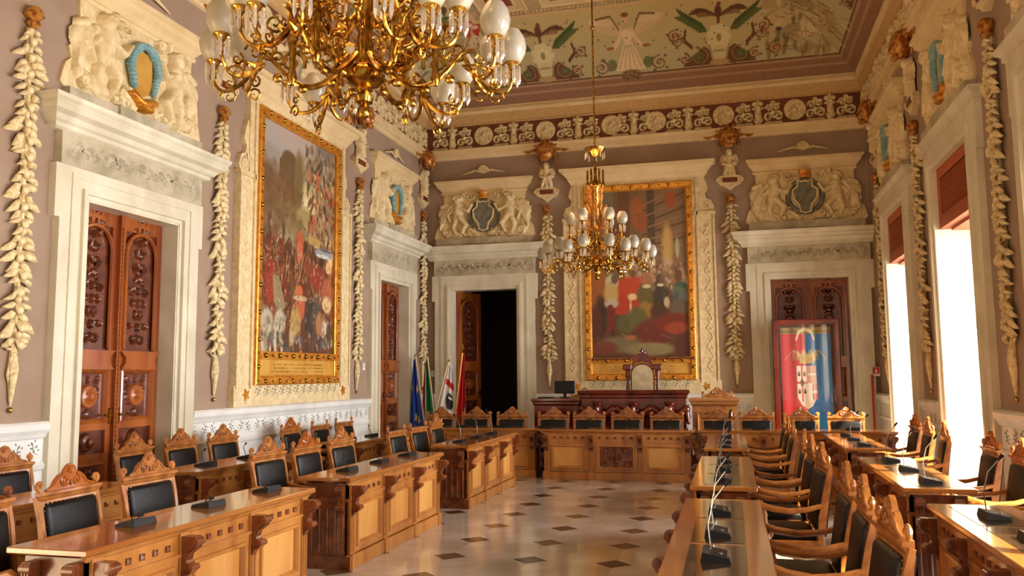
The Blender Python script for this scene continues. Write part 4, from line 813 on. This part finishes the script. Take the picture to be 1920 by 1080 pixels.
DEN = MB().prism([(-.02, -.02), (.02, -.02), (.02, .02), (-.02, .02)], -.012, 0).add([(-.02, -.012, -.02), (.02, -.012, -.02), (.02, -.012, .02), (-.02, -.012, .02), (0, -.024, 0)], [(0, 1, 4), (1, 2, 4), (2, 3, 4), (3, 0, 4)]).mesh('dentil', 'darkwood')
CARVD = carve(.5, .4, 77, 5, .035, .013).mesh('carved_panel', 'darkwood', True)
B3 = [BAYW] * 3
gl = 'council desks on the left'; gr = 'council desks on the right'
desk(B3, 'long carved desk with golden panelled front, nearest the camera on the left', (3.27, 5.26, 0), LW, gl)
desk(B3, 'long carved desk with golden panelled front, middle of the front left row', (3.27, 8.55, 0), LW, gl)
desk(B3, 'long carved desk with golden panelled front, farthest of the front left row', (3.27, 12.17, 0), LW, gl)
desk(B3, 'carved desk behind the nearest front left desk, close to the first wall door', (1.5, 5.3, 0), LW, gl)
desk(B3, 'carved desk of the rear left row, between the middle desk and the tall painting', (1.5, 8.75, 0), LW, gl)
desk(B3, 'carved desk of the rear left row, before the far left door', (1.5, 12.35, 0), LW, gl)
desk(B3, 'inner right desk nearest the camera with dark glass insets and desk microphones', (6.47, 5.28, 0), RW, gr, True)
desk(B3, 'inner right desk with dark glass insets, middle of its row', (6.47, 8.6, 0), RW, gr, True)
desk(B3, 'inner right desk farthest from the camera, touching the back desks', (6.47, 12.22, 0), RW, gr, True)
desk(B3, 'sunlit outer right desk at the lower right corner', (8.17, 5.35, 0), RW, gr, True)
desk(B3, 'sunlit outer right desk with glaring white top, middle of its row', (8.17, 8.8, 0), RW, gr, True)
desk(B3, 'outer right desk with glaring top, farthest of its row', (8.17, 12.55, 0), RW, gr, True)
gb = 'council desks along the back'
desk([.83] * 3, 'shadowed back desk left of the carved centre desk', (2.15, 14.45, 0), BW, gb)
desk([.83] * 3, 'back centre desk with a carved middle panel between two plain golden panels', (4.84, 14.3, 0), BW, gb, carved=(1,))
desk([.98] * 3, 'sunlit back desk behind the right hand rows', (7.75, 14.36, 0), BW, gb)
# ------------------------------------------------------------------ dais, bench, tall chair
ob('floor_dais', MB().cbox(2.7, 7.3, 15.55, 17.85, 0, .33, .01), 'darkwood', kind='structure')
t = thing('presiding_bench', 'high dark mahogany bench with carved front figures in the middle of the dais', 'bench', (4.97, 15.9, .33), 0)
ob('bench_top', cornice_mb(.98, [(.0, 1.0), (.03, 1.03), (.03, 1.06), (.07, 1.1), (.08, 1.15), (.05, 1.16)]).join(MB().box(-1.0, 1.0, 0, .6, 1.0, 1.16)), 'mahog', t)
ob('bench_body', MB().box(-.98, .98, .02, .5, 0, 1.0).box(-1.0, 1.0, -.03, .5, 0, .12).box(-.98, .98, -.0, .04, .9, 1.0), 'mahog', t)
gr_ = relief([(0, .72, 0, .76, .08, .07, .14), (0, .6, 0, .35, .12, .07, .13), (-.1, .6, -.3, .74, .06, .07, .07), (.1, .6, .3, .74, .06, .07, .07), (-.3, .72, -.34, .5, .06, .03, .05), (.3, .72, .34, .5, .06, .03, .05), (0, .35, .1, .15, .06, .05, .12), (.1, .15, -.02, .05, .05, .05, .1), (-.08, .5, -.2, .36, .05, .04, .08), (.08, .5, .2, .36, .05, .04, .08), (-.05, .84, .05, .84, .04, .04, .12)], .013)
for x in (-.68, .0, .68): ob('carved_figure', gr_, 'mahog', t, (x, .0, .06), smooth=True)
cp = carve(.6, .7, 91, 8, .05)
for x in (-.34, .34): ob('carved_panel', cp, 'mahog', t, (x, .02, .14), smooth=True)
def wing(x, label, w, loc_y=15.95):
    t = thing('dais_desk', label, 'desk', (x, loc_y, .33), 0)
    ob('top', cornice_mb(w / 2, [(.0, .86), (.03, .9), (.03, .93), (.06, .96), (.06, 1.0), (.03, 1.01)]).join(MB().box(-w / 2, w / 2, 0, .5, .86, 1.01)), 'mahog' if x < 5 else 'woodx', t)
    mt = 'mahog' if x < 5 else 'wood'  # left wing in dark wood, right wing in lighter wood
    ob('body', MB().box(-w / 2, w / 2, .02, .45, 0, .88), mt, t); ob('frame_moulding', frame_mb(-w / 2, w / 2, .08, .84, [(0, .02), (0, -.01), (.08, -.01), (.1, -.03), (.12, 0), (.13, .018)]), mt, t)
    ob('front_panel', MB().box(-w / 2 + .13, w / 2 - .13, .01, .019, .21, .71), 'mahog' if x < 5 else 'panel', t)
    return t
wing(3.47, 'dark side desk of the dais carrying the black monitor', .86); wing(6.46, 'light wood side desk of the dais right of the carved bench', .8)
seat('plain', 3.85, 16.75, 0, 'armchair on the dais half hidden behind the monitor', 'armchairs on the dais', .33); seat('plain', 6.5, 16.75, 0, 'armchair on the dais behind its right side desk', 'armchairs on the dais', .33)
t = thing('tall_chair', 'very tall carved presiding chair with arched cream back in front of the painting', 'chair', (5.05, 16.75, .33), 0)
ob('seat', MB().cbox(-.32, .32, -.3, .25, .42, .54, .03, 2), 'upholstery', t, smooth=True); ob('seat_frame', MB().box(-.35, .35, -.32, .28, .34, .43), 'mahog', t)
for sx in (-1, 1):
    ob('front_leg', MB().lathe([(.02, 0), (.04, .05), (.025, .12), (.045, .3), (.04, .35)], 10, (sx * .3, -.28, 0)), 'mahog', t, smooth=True)
    ob('turned_post', MB().lathe([(.03, 0), (.035, .5), (.05, .6), (.028, .66), (.045, .8), (.028, .95), (.04, 1.2), (.028, 1.3), (.045, 1.42), (.05, 1.55), (.03, 1.58)], 10, (sx * .3, .25, 0)), 'mahog', t, smooth=True)
    ob('armrest', MB().tube([(sx * .32, .25, .78), (sx * .35, 0, .72), (sx * .35, -.26, .76)], .03, 8), 'mahog', t, smooth=True)
    ob('capital', MB().cbox(sx * .3 - .09, sx * .3 + .09, .17, .33, 1.54, 1.66, .02), 'mahog', t)
ap = [(-.21, .6)] + [(.21 * math.cos(a), 1.45 + .2 * math.sin(a)) for a in [PI - PI * k / 12 for k in range(13)]] + [(.21, .6)]
ob('back_cushion', MB().prism(ap[::-1], .17, .25), 'upholstery', t)
ob('back_arch', MB().tube([(x, .22, z) for x, z in ap], .03, 6), 'mahog', t, smooth=True)
cr = MB().prism([(-.28, 1.6), (-.2, 1.66), (-.17, 1.78), (-.1, 1.86), (0, 1.9), (.1, 1.86), (.17, 1.78), (.2, 1.66), (.28, 1.6), (.2, 1.6), (.12, 1.68), (0, 1.71), (-.12, 1.68), (-.2, 1.6)], .2, .28)
cr.ell((0, .22, 1.93), (.03, .03, .05)).ell((-.05, .22, 1.9), (.025, .03, .035)).ell((.05, .22, 1.9), (.025, .03, .035)); ob('crest', cr, 'mahog', t)
rl = MB().tube([(-1.08, 0, 0), (1.08, 0, 0)], .018, 8)
for k in range(9): rl.ell((-1.05 + .2625 * k, 0, 0), (.03, .034, .034), 8, 5)
for sx in (-1, 1): rl.tube([(sx * .9, 0, 0), (sx * .9, .12, 0)], .012, 6)
o = ob('knobbed_rail', rl, 'mahog', None, (5.0, 17.63, 2.11), smooth=True); o['label'] = 'thin dark wooden rail with knobs crossing below the back wall painting'; o['category'] = 'rail'
# ------------------------------------------------------------------ banner case
t = thing('banner_case', 'mahogany glazed case with a red and blue banner before the right back door', 'display case', (8.22, 17.25, 0), 0)
fw, z0, z1 = .63, .25, 2.84
ob('case_frame', frame_mb(-fw, fw, z0, z1, [(0, .16), (0, -.05), (.02, -.07), (.09, -.07), (.11, -.04), (.12, .02), (.12, .16)]), 'mahog', t)
ob('case_back', MB().box(-fw + .02, fw - .02, .15, .17, z0, z1), 'doorcarve', t); ob('case_foot', MB().box(-fw, -fw + .12, -.1, .2, 0, z0).box(fw - .12, fw, -.1, .2, 0, z0).box(-fw, fw, -.02, .14, .2, .27), 'mahog', t)
ob('glass_front', MB().box(-fw + .11, fw - .11, -.012, -.008, z0 + .11, z1 - .11), 'pane', t)
A = Art(-.48, .48, 0, 1, 150, 260, (196, 52, 56)); zz = lambda v: v
A.rect(.0, .5, 0, 1, (34, 108, 168)); A.rect(-.5, .5, .945, 1, (150, 122, 62))
for k in range(24): A.ell(-.46 + k * .04, .965, .012, .012, (96, 70, 36))
for sx in (-1, 1): A.line([(0, .985), (sx * .12, .96), (sx * .17, .9)], .016, (224, 206, 160)); A.line([(sx * .4, .72), (sx * .25, .8), (sx * .12, .78)], .006, (196, 150, 110), al=.6)
A.rect(-.12, .14, .69, .74, (206, 176, 110)); 
for k in range(5): A.ell(-.12 + .065 * k, .755, .035, .022, (212, 186, 124))
A.dabs(40, -.24, .26, .72, .79, [(206, 186, 130), (180, 150, 90)], .018, 3, .8, 1.2)
A.poly([(-.19, .67), (.19, .67), (.19, .4), (.1, .33), (0, .3), (-.1, .33), (-.19, .4)], (226, 214, 196))
A.rect(-.105, -.075, .36, .67, (206, 70, 60)); A.rect(-.19, 0, .515, .535, (206, 70, 60))
for x in (-.145, -.04):
    for v in (.6, .45): A.ell(x, v, .026, .02, (40, 34, 34)); A.rect(x - .025, x + .025, v + .004, v + .009, (230, 220, 210))
A.ell(-.09, .525, .035, .03, (90, 80, 60)); A.rect(0, .19, .525, .67, (214, 168, 150)); A.rect(.02, .17, .59, .605, (240, 234, 220)); A.rect(.09, .1, .54, .67, (240, 234, 220)); A.rect(.1, .19, .38, .52, (206, 120, 110)); A.rect(.01, .09, .36, .52, (236, 230, 220)); A.rect(.135, .15, .38, .52, (240, 234, 220)); A.rect(.1, .19, .44, .455, (240, 234, 220))
q_ = random.Random(2)
for ln in range(3):
    x = -.38
    while x < -.06: w_ = q_.uniform(.012, .03); A.rect(x, x + w_, .22 - ln * .06 + (x + .38) * .05, .232 - ln * .06 + (x + .38) * .05, (236, 150, 140), .8); x += w_ + .012
def fold(x, v): return np.stack([x * .98, .1 - .018 * np.sin(x * 26) - .01 * np.sin(x * 11 + v * 3), z0 + .14 + (z1 - z0 - .3) * v], 1)
A.mb('cloth', 'banner', t, fn=fold)
# ------------------------------------------------------------------ flags
def flag(label, base, top, fn, w, h, seed, extra=None, pole='white'):
    t = thing('flag', label, 'flag', base, 0, 'flags in the corner'); d = Vector(top) - Vector(base)
    ob('pole', MB().tube([(0, 0, 0), tuple(d)], .017, 8), 'goldplaque' if pole == 'brass' else 'cream', t, smooth=True)
    if pole == 'brass': ob('lance_finial', MB().lathe([(.012, 0), (.03, .02), (.015, .05), (.04, .12), (.0, .24)], 8, tuple(d)), 'brass', t, smooth=True)
    else: ob('finial', MB().ell(tuple(d), (.022, .022, .03)), 'brass', t, smooth=True)
    ob('base', MB().lathe([(.14, 0), (.14, .03), (.04, .06), (.03, .3), (.02, .32)], 14), 'brass', t, smooth=True)
    A = Art(0, 1, 0, 1, 60, 120, (200, 200, 200)); fn(A)
    sgn = 1 if w > 0 else -1
    def f(x, v):
        s = 1 - v; P0 = Vector(tuple(d)); bx_ = P0.x - d.x * s * h / d.length; bz = P0.z - d.z * s * h / d.length; spread = (.16 + .84 * s ** .8)
        return np.stack([bx_ + x * w * spread, P0.y - d.y * s * h / d.length + .045 + .03 * np.sin(x * 15 + seed), bz - x * (.25 + .25 * s) * abs(w) * 1.4], 1)
    c = A.mb('cloth', 'cloth', t, fn=f); return t
def f_eu(A):
    A.C[:] = (26, 66, 160)
    for x, z in [(.3, .55), (.55, .2), (.8, .62), (.35, .12)]:
        A.poly([(x + (.13 if k % 2 else .055) * math.cos(k * PI / 5 + .3), z + (.075 if k % 2 else .03) * math.sin(k * PI / 5 + .3)) for k in range(10)], (230, 210, 90))
def f_it(A): A.rect(0, 1, 0, 1, (232, 230, 222)); A.rect(0, .62, 0, 1, (22, 128, 66)); A.rect(.8, 1, 0, 1, (200, 40, 44))
def f_sa(A):
    A.C[:] = (232, 230, 224); A.rect(0, 1, .62, .72, (200, 40, 36)); A.rect(.1, .2, 0, 1, (232, 230, 224)); A.rect(0, 1, 0, .12, (200, 50, 44)); A.ell(.62, .4, .26, .13, (24, 26, 30)); A.rect(.5, .9, .44, .475, (232, 230, 224)); A.ell(.3, .86, .15, .05, (232, 230, 224))
def f_rd(A): A.C[:] = (196, 20, 24); A.rect(.86, 1, 0, 1, (170, 20, 40)); A.rect(.9, .97, 0, .2, (230, 220, 200))
flag('blue flag with gold stars on the leftmost pole in the back left corner', (.58, 16.7, 0), (.26, 16.7, 2.23), f_eu, -.36, 1.5, 0)
flag('green white and red flag right of the blue starred flag', (.7, 17.0, 0), (.42, 17.0, 2.22), f_it, -.3, 1.25, 1)
flag('white flag with red cross and dark heads on a leaning pole before the open door', (.5, 16.5, 0), (1.08, 16.5, 2.1), f_sa, .42, 1.2, 2)
flag('red flag on the pole with a gold lance tip at the open door', (.88, 17.15, 0), (1.17, 17.15, 2.28), f_rd, .22, 1.3, 3, pole='brass')
# ------------------------------------------------------------------ monitor and small wall fittings
t = thing('monitor', 'black computer monitor on the left side desk of the dais', 'monitor', (3.6, 16.2, 1.34), .12)
ob('screen_housing', MB().cbox(-.2, .2, 0, .04, .08, .33, .008), 'black', t); ob('screen', MB().box(-.185, .185, -.003, 0, .1, .315), 'black', t); ob('stand', MB().box(-.03, .03, .03, .06, 0, .12).cbox(-.1, .1, -.04, .12, 0, .015, .004), 'black', t); 
o = ob('keyboard', MB().cbox(-.16, .16, -.06, .06, 0, .02, .006), 'black', None, (3.27, 15.99, 1.341), .1); o['label'] = 'flat black keyboard beside the monitor on the dais desk'; o['category'] = 'keyboard'
t = thing('extinguisher_sign', 'small red and white fire extinguisher sign beside the back right corner', 'sign', (9.6, YB - .02, 1.78), 0)
t.location = (9.56, YB - .12, 1.8)
ob('sign_plate', MB().box(-.07, .07, -.01, 0, -.09, .09), 'white', t); ob('sign_field', MB().box(-.06, .06, -.013, -.01, -.045, .08), 'signred', t); ob('pictogram', MB().prism([(-.018, -.03), (.018, -.03), (.018, .03), (.006, .045), (.006, .06), (-.006, .06), (-.006, .045), (-.018, .03)][::-1][::-1], -.016, -.013), 'white', t)
t = thing('standpipe', 'thin red vertical pipe below the fire extinguisher sign', 'pipe', (9.47, YB - .2, 0), 0)
ob('pipe', MB().tube([(0, 0, 0), (0, 0, 1.74)], .022, 8), 'signred', t, smooth=True); ob('pipe_foot', MB().lathe([(.07, 0), (.07, .03), (.03, .05)], 12), 'signred', t)
for loc, rz, lab in (((.0, 14.66, 1.98), LW, 'white wall switch plate left of the far left door frame'), ((.2, YB, 1.84), BW, 'white wall switch plate in the back left corner behind the flags')):
    t = thing('switch_plate', lab, 'switch', loc, rz); ob('plate', MB().cbox(-.05, .05, -.012, 0, -.07, .07, .003), 'white', t); ob('rocker', MB().box(-.02, .02, -.017, -.012, -.03, .03), 'white', t)
# ------------------------------------------------------------------ conference microphones
def mic(neck):
    t = thing('microphone_unit', 'x', 'microphone')
    w_ = MB().add([(-.11, -.07, 0), (.11, -.07, 0), (.11, .08, 0), (-.11, .08, 0), (-.1, -.06, .045), (.1, -.06, .045), (.105, .075, .018), (-.105, .075, .018)], [(0, 3, 2, 1), (4, 5, 6, 7), (0, 1, 5, 4), (1, 2, 6, 5), (2, 3, 7, 6), (3, 0, 4, 7)])
    ob('unit_body', w_, 'black', t); ob('trim_bar', MB().box(-.09, .09, .062, .079, .019, .024), 'steel', t); ob('button', MB().lathe([(.012, .03), (.012, .036)], 10, (.05, .03, 0)), 'steel', t)
    if neck == 'up': p = [(-.07, -.02, .03), (-.07, -.03, .15), (-.06, .0, .28), (-.04, .06, .36)]
    elif neck == 'low': p = [(-.07, -.02, .03), (-.07, 0, .09), (-.02, .05, .13), (.1, .1, .15)]
    else: p = [(-.07, -.02, .035), (-.05, 0, .05), (.0, .03, .05), (.06, .04, .045)]
    ob('gooseneck', MB().tube(p, .004, 6), 'steel' if neck == 'up' else 'black', t, smooth=True); a, b = Vector(p[-2]), Vector(p[-1]); d = (b - a).normalized() * .05
    ob('mic_head', MB().tube([tuple(b), tuple(b + d)], [.009, .013], 8), 'black', t, smooth=True); return t
mp = {k: mic(k) for k in ('up', 'low', 'flat')}; mu = {}
def put_mic(k, x, y, z, rz, lab, g):
    if k not in mu: mu[k] = 1; o = mp[k]; o.location = (x, y, z); o.rotation_euler = (0, 0, rz); o['label'] = lab; o['group'] = g; return
    dup(mp[k], (x, y, z), rz, lab, g)
def row(k, x, ys, rz, nm, g):
    for i, y in enumerate(ys): put_mic(k, x, y, .853 if 'right' not in nm else .8555, rz, 'black desk microphone unit, %s from the camera on the %s' % (ords[i], nm), g)
row('flat', 3.02, (4.72, 5.5, 6.3), LW, 'nearest front left desk', 'microphones on the left'); row('low', 3.02, (7.8, 8.6, 9.4), LW, 'middle front left desk', 'microphones on the left'); row('up', 3.02, (11.4, 12.2, 13.0), LW, 'far front left desk', 'microphones on the left')
row('flat', 1.25, (4.6, 5.3, 6.2), LW, 'nearest rear left desk', 'microphones on the left'); row('low', 1.25, (8.0, 8.8, 9.6), LW, 'middle rear left desk', 'microphones on the left'); row('low', 1.25, (11.5, 12.3, 13.1), LW, 'far rear left desk', 'microphones on the left')
row('up', 6.68, (4.5, 5.15, 5.95), RW, 'nearest inner right desk', 'microphones on the right'); row('up', 6.68, (7.7, 8.5, 9.3), RW, 'middle inner right desk', 'microphones on the right'); row('up', 6.68, (11.1, 11.9, 12.8), RW, 'far inner right desk', 'microphones on the right')
row('up', 8.4, (4.55, 5.3, 6.1), RW, 'nearest outer right desk', 'microphones on the right'); row('up', 8.4, (7.9, 8.8, 9.7), RW, 'middle outer right desk', 'microphones on the right'); row('up', 8.4, (11.6, 12.5, 13.3), RW, 'far outer right desk', 'microphones on the right')
for x, l in zip(bx, bl): put_mic('low', x, 14.62, .853, 0, 'microphone at the back desk chair ' + l, 'microphones on the back desks')
# ================================================================== CHANDELIERS
def globe_mb():
    return MB().lathe([(.022, 0), (.045, .012), (.066, .05), (.072, .085), (.064, .125), (.046, .155), (.04, .165), (.036, .16)], 16)
GL = globe_mb().mesh('glass_globe', 'glass', True)
CUP = MB().lathe([(.008, -.11), (.014, -.09), (.01, -.07), (.02, -.05), (.012, -.035), (.034, -.012), (.045, 0), (.04, .012)], 12).mesh('candle_cup', 'brass', True)
DRP = MB().lathe([(.004, 0), (.009, -.01), (.011, -.09), (.0015, -.115)], 5).mesh('crystal_drop', 'crystal')
def arm_mb(r1, z1, drop=.1):
    m = MB(); p = []
    for k in range(15):
        t = k / 14; r = .07 + (r1 - .07) * t; z = -.02 - .2 * math.sin(PI * min(1, t * 1.15)) * .9 + (z1 + .02) * t ** 2.2; p.append((r, 0, z))
    m.tube(p, [.02 - .009 * k / 14 for k in range(15)], 8)
    for c, z, R, a, sg in ((.22, -.02, .085, 3.5, 1), (.4, -.05, .075, 3.6, -1), (.33, .09, .06, 5, 1), (.52, .02, .06, 4, 1)):
        m.tube([(x, 0, zz_) for x, zz_ in spiral(c * r1 / .62, z, R, 1.35, a, sg, 14)], [.012 - .0004 * k for k in range(15)], 6)
    for x, z in ((.18, -.16), (.34, -.2), (.48, -.14)): m.ell((x, 0, z), (.028, .022, .028), 8, 5)
    for x, z, a in ((.3, .02, .6), (.45, .1, 1.2), (.14, .1, .4), (.55, -.06, -.4)):
        for sy in (-1, 1): m.tube([(x, 0, z), (x + .05 * math.cos(a), sy * .03, z + .05 * math.sin(a)), (x + .09 * math.cos(a + .4), sy * .035, z + .09 * math.sin(a + .4))], [.006, .016, .002], 5)
    return m
def chandelier(y, label, ph):
    t = thing('chandelier', label, 'chandelier', (4.86, y, 3.22), 0, 'brass chandeliers')
    ob('finial', MB().lathe([(.004, 0), (.03, .02), (.038, .05), (.02, .085), (.05, .1), (.055, .13), (.03, .16)], 14), 'brass', t, smooth=True)
    ob('bowl', MB().lathe([(.03, .15), (.05, .17), (.04, .185), (.085, .2), (.115, .225), (.118, .26), (.095, .295), (.05, .32), (.035, .42)], 20), 'brass', t, smooth=True)
    st = MB().lathe([(.03, .35), (.05, .45), (.035, .5), (.06, .56), (.045, .62), (.05, .75), (.075, .8), (.05, .86), (.035, .95), (.06, 1.02), (.06, 1.42), (.09, 1.46), (.07, 1.52), (.03, 1.56), (.02, 1.7), (.03, 1.74), (.014, 1.78)], 14)
    ob('stem', st, 'brass', t, smooth=True)
    cor = MB()
    for k in range(8):
        a = 2 * PI * k / 8; c, s_ = math.cos(a), math.sin(a); cor.tube([(.05 * c, .05 * s_, .75), (.17 * c, .17 * s_, .82), (.2 * c, .2 * s_, .95), (.14 * c, .14 * s_, 1.08), (.17 * c, .17 * s_, 1.16)], [.02, .016, .02, .014, .006], 6)
        cor.tube([(.06 * c, .06 * s_, 1.1), (.1 * c, .1 * s_, 1.25), (.12 * c, .12 * s_, 1.45)], [.012, .01, .012], 6)
    ob('corona', cor, 'redgold', t, smooth=True)
    for k in range(6):
        a = 2 * PI * k / 6 + ph; x, y_ = .12 * math.cos(a), .12 * math.sin(a); ob('candle_tube', MB().lathe([(.02, 1.46), (.03, 1.5), (.016, 1.53), (.016, 1.7), (.01, 1.72)], 10, (x, y_, 0)), 'brass', t, smooth=True)
    armm = arm_mb(.62, .03).mesh('arm', 'brass', True)
    def globe(par, r, a, z):
        g = put('glass_globe', GL, t, (r * math.cos(a), r * math.sin(a), z)); g.scale = (1.18, 1.18, 1.18); cp_ = put('candle_cup', CUP, t, (r * math.cos(a), r * math.sin(a), z)); g.parent = cp_; g.location = (0, 0, 0)
        for q2 in range(6):
            b = 2 * PI * q2 / 6; put('crystal_drop', DRP, cp_, (.042 * math.cos(b), .042 * math.sin(b), -.012))
    for k in range(6):
        a = 2 * PI * k / 6 + ph; c, s_ = math.cos(a), math.sin(a)
        put('arm', armm, t, (0, 0, .38), a)
        o = put('arm', armm, t, (0, 0, .62), a + PI / 6); o.scale = (.72, .72, .8)
        nx, ny, nz = .6 * c, .6 * s_, .42
        tw = MB()
        for da, r, z in ((-.27, .76, .4), (0, .83, .33), (.27, .76, .4)):
            ex, ey = r * math.cos(a + da), r * math.sin(a + da)
            B_ = [Vector((.56 * c, .56 * s_, .37)), Vector((.64 * c, .64 * s_, .2)), Vector((ex * .97, ey * .97, z - .26)), Vector((ex, ey, z - .09))]
            tw.tube([tuple(B_[0] * (1 - u) ** 3 + B_[1] * 3 * u * (1 - u) ** 2 + B_[2] * 3 * u * u * (1 - u) + B_[3] * u ** 3) for u in [i_ / 10 for i_ in range(11)]], [.015 - .0006 * i_ for i_ in range(11)], 6)
            for R2, z2, a2 in ((.05, z - .2, 0), (.035, z - .12, 2)):
                tw.tube([(ex * .93 + x_ * math.cos(a + da), ey * .93 + x_ * math.sin(a + da), zq) for x_, zq in spiral(-.03, z2, R2, 1.2, a2, 1, 10)], [.008 - .0004 * i_ for i_ in range(11)], 5)
            globe(t, r, a + da, z)
        ob('branch', tw, 'brass', t, smooth=True)
        ob('upright', MB().lathe([(.012, .2), (.03, .24), (.016, .3), (.022, .42), (.034, .47), (.018, .52), (.026, .62), (.04, .66), (.02, .7), (.012, .76)], 10, (.4 * c, .4 * s_, 0)), 'brass', t, smooth=True)
        sc2 = MB()
        for sx, zq, Rq, aq in ((.1, .56, .06, 3.2), (-.1, .58, .055, 0), (.08, .36, .05, 3.2), (-.09, .4, .05, 0)):
            sc2.tube([((.4 + x_) * c, (.4 + x_) * s_, z_) for x_, z_ in spiral(sx, zq, Rq, 1.4, aq, 1 if sx > 0 else -1, 14)], [.011 - .0004 * i_ for i_ in range(15)], 6)
        for u_ in (-1, 1): sc2.tube([(.4 * c, .4 * s_, .52), (.4 * c - u_ * .09 * s_, .4 * s_ + u_ * .09 * c, .5), (.4 * c - u_ * .12 * s_, .4 * s_ + u_ * .12 * c, .6), (.4 * c - u_ * .08 * s_, .4 * s_ + u_ * .08 * c, .66)], [.01, .012, .01, .004], 6)
        ob('scroll_ornament', sc2, 'brass', t, smooth=True)
        globe(t, .4, a, .86)
    ob('canopy', MB().lathe([(.02, 1.92), (.06, 1.94), (.15, 2.02), (.17, 2.06), (.1, 2.08), (.02, 2.1)], 16), 'brass', t, smooth=True)
    for k in range(8): a = 2 * PI * k / 8; put('crystal_drop', DRP, t, (.15 * math.cos(a), .15 * math.sin(a), 2.0))
    rod = MB().tube([(0, 0, 1.75), (0, 0, CZ1 - 3.22)], .014, 8); rod.ell((0, 0, 4.0), (.04, .04, .03)); rod.lathe([(.14, CZ1 - 3.26), (.12, CZ1 - 3.3), (.03, CZ1 - 3.36)], 14)
    ob('rod', rod, 'brass', t, smooth=True)
    for zz_, e_ in ((1.35, 46),):
        pd_ = bpy.data.lights.new('added_warm_fill', 'POINT'); pd_.energy = e_; pd_.color = (1.0, .66, .34); pd_.shadow_soft_size = .5  # added warm fill for upper walls and ceiling, not a globe's bulb
        po = bpy.data.objects.new('added_warm_fill', pd_); COL.objects.link(po); po.parent = t; po.location = (0, 0, zz_)
    return t
chandelier(4.15, 'large brass chandelier with frosted globes cut by the top edge of the frame', .3)
chandelier(12.5, 'smaller looking brass chandelier with frosted globes hanging before the back wall painting', .15)
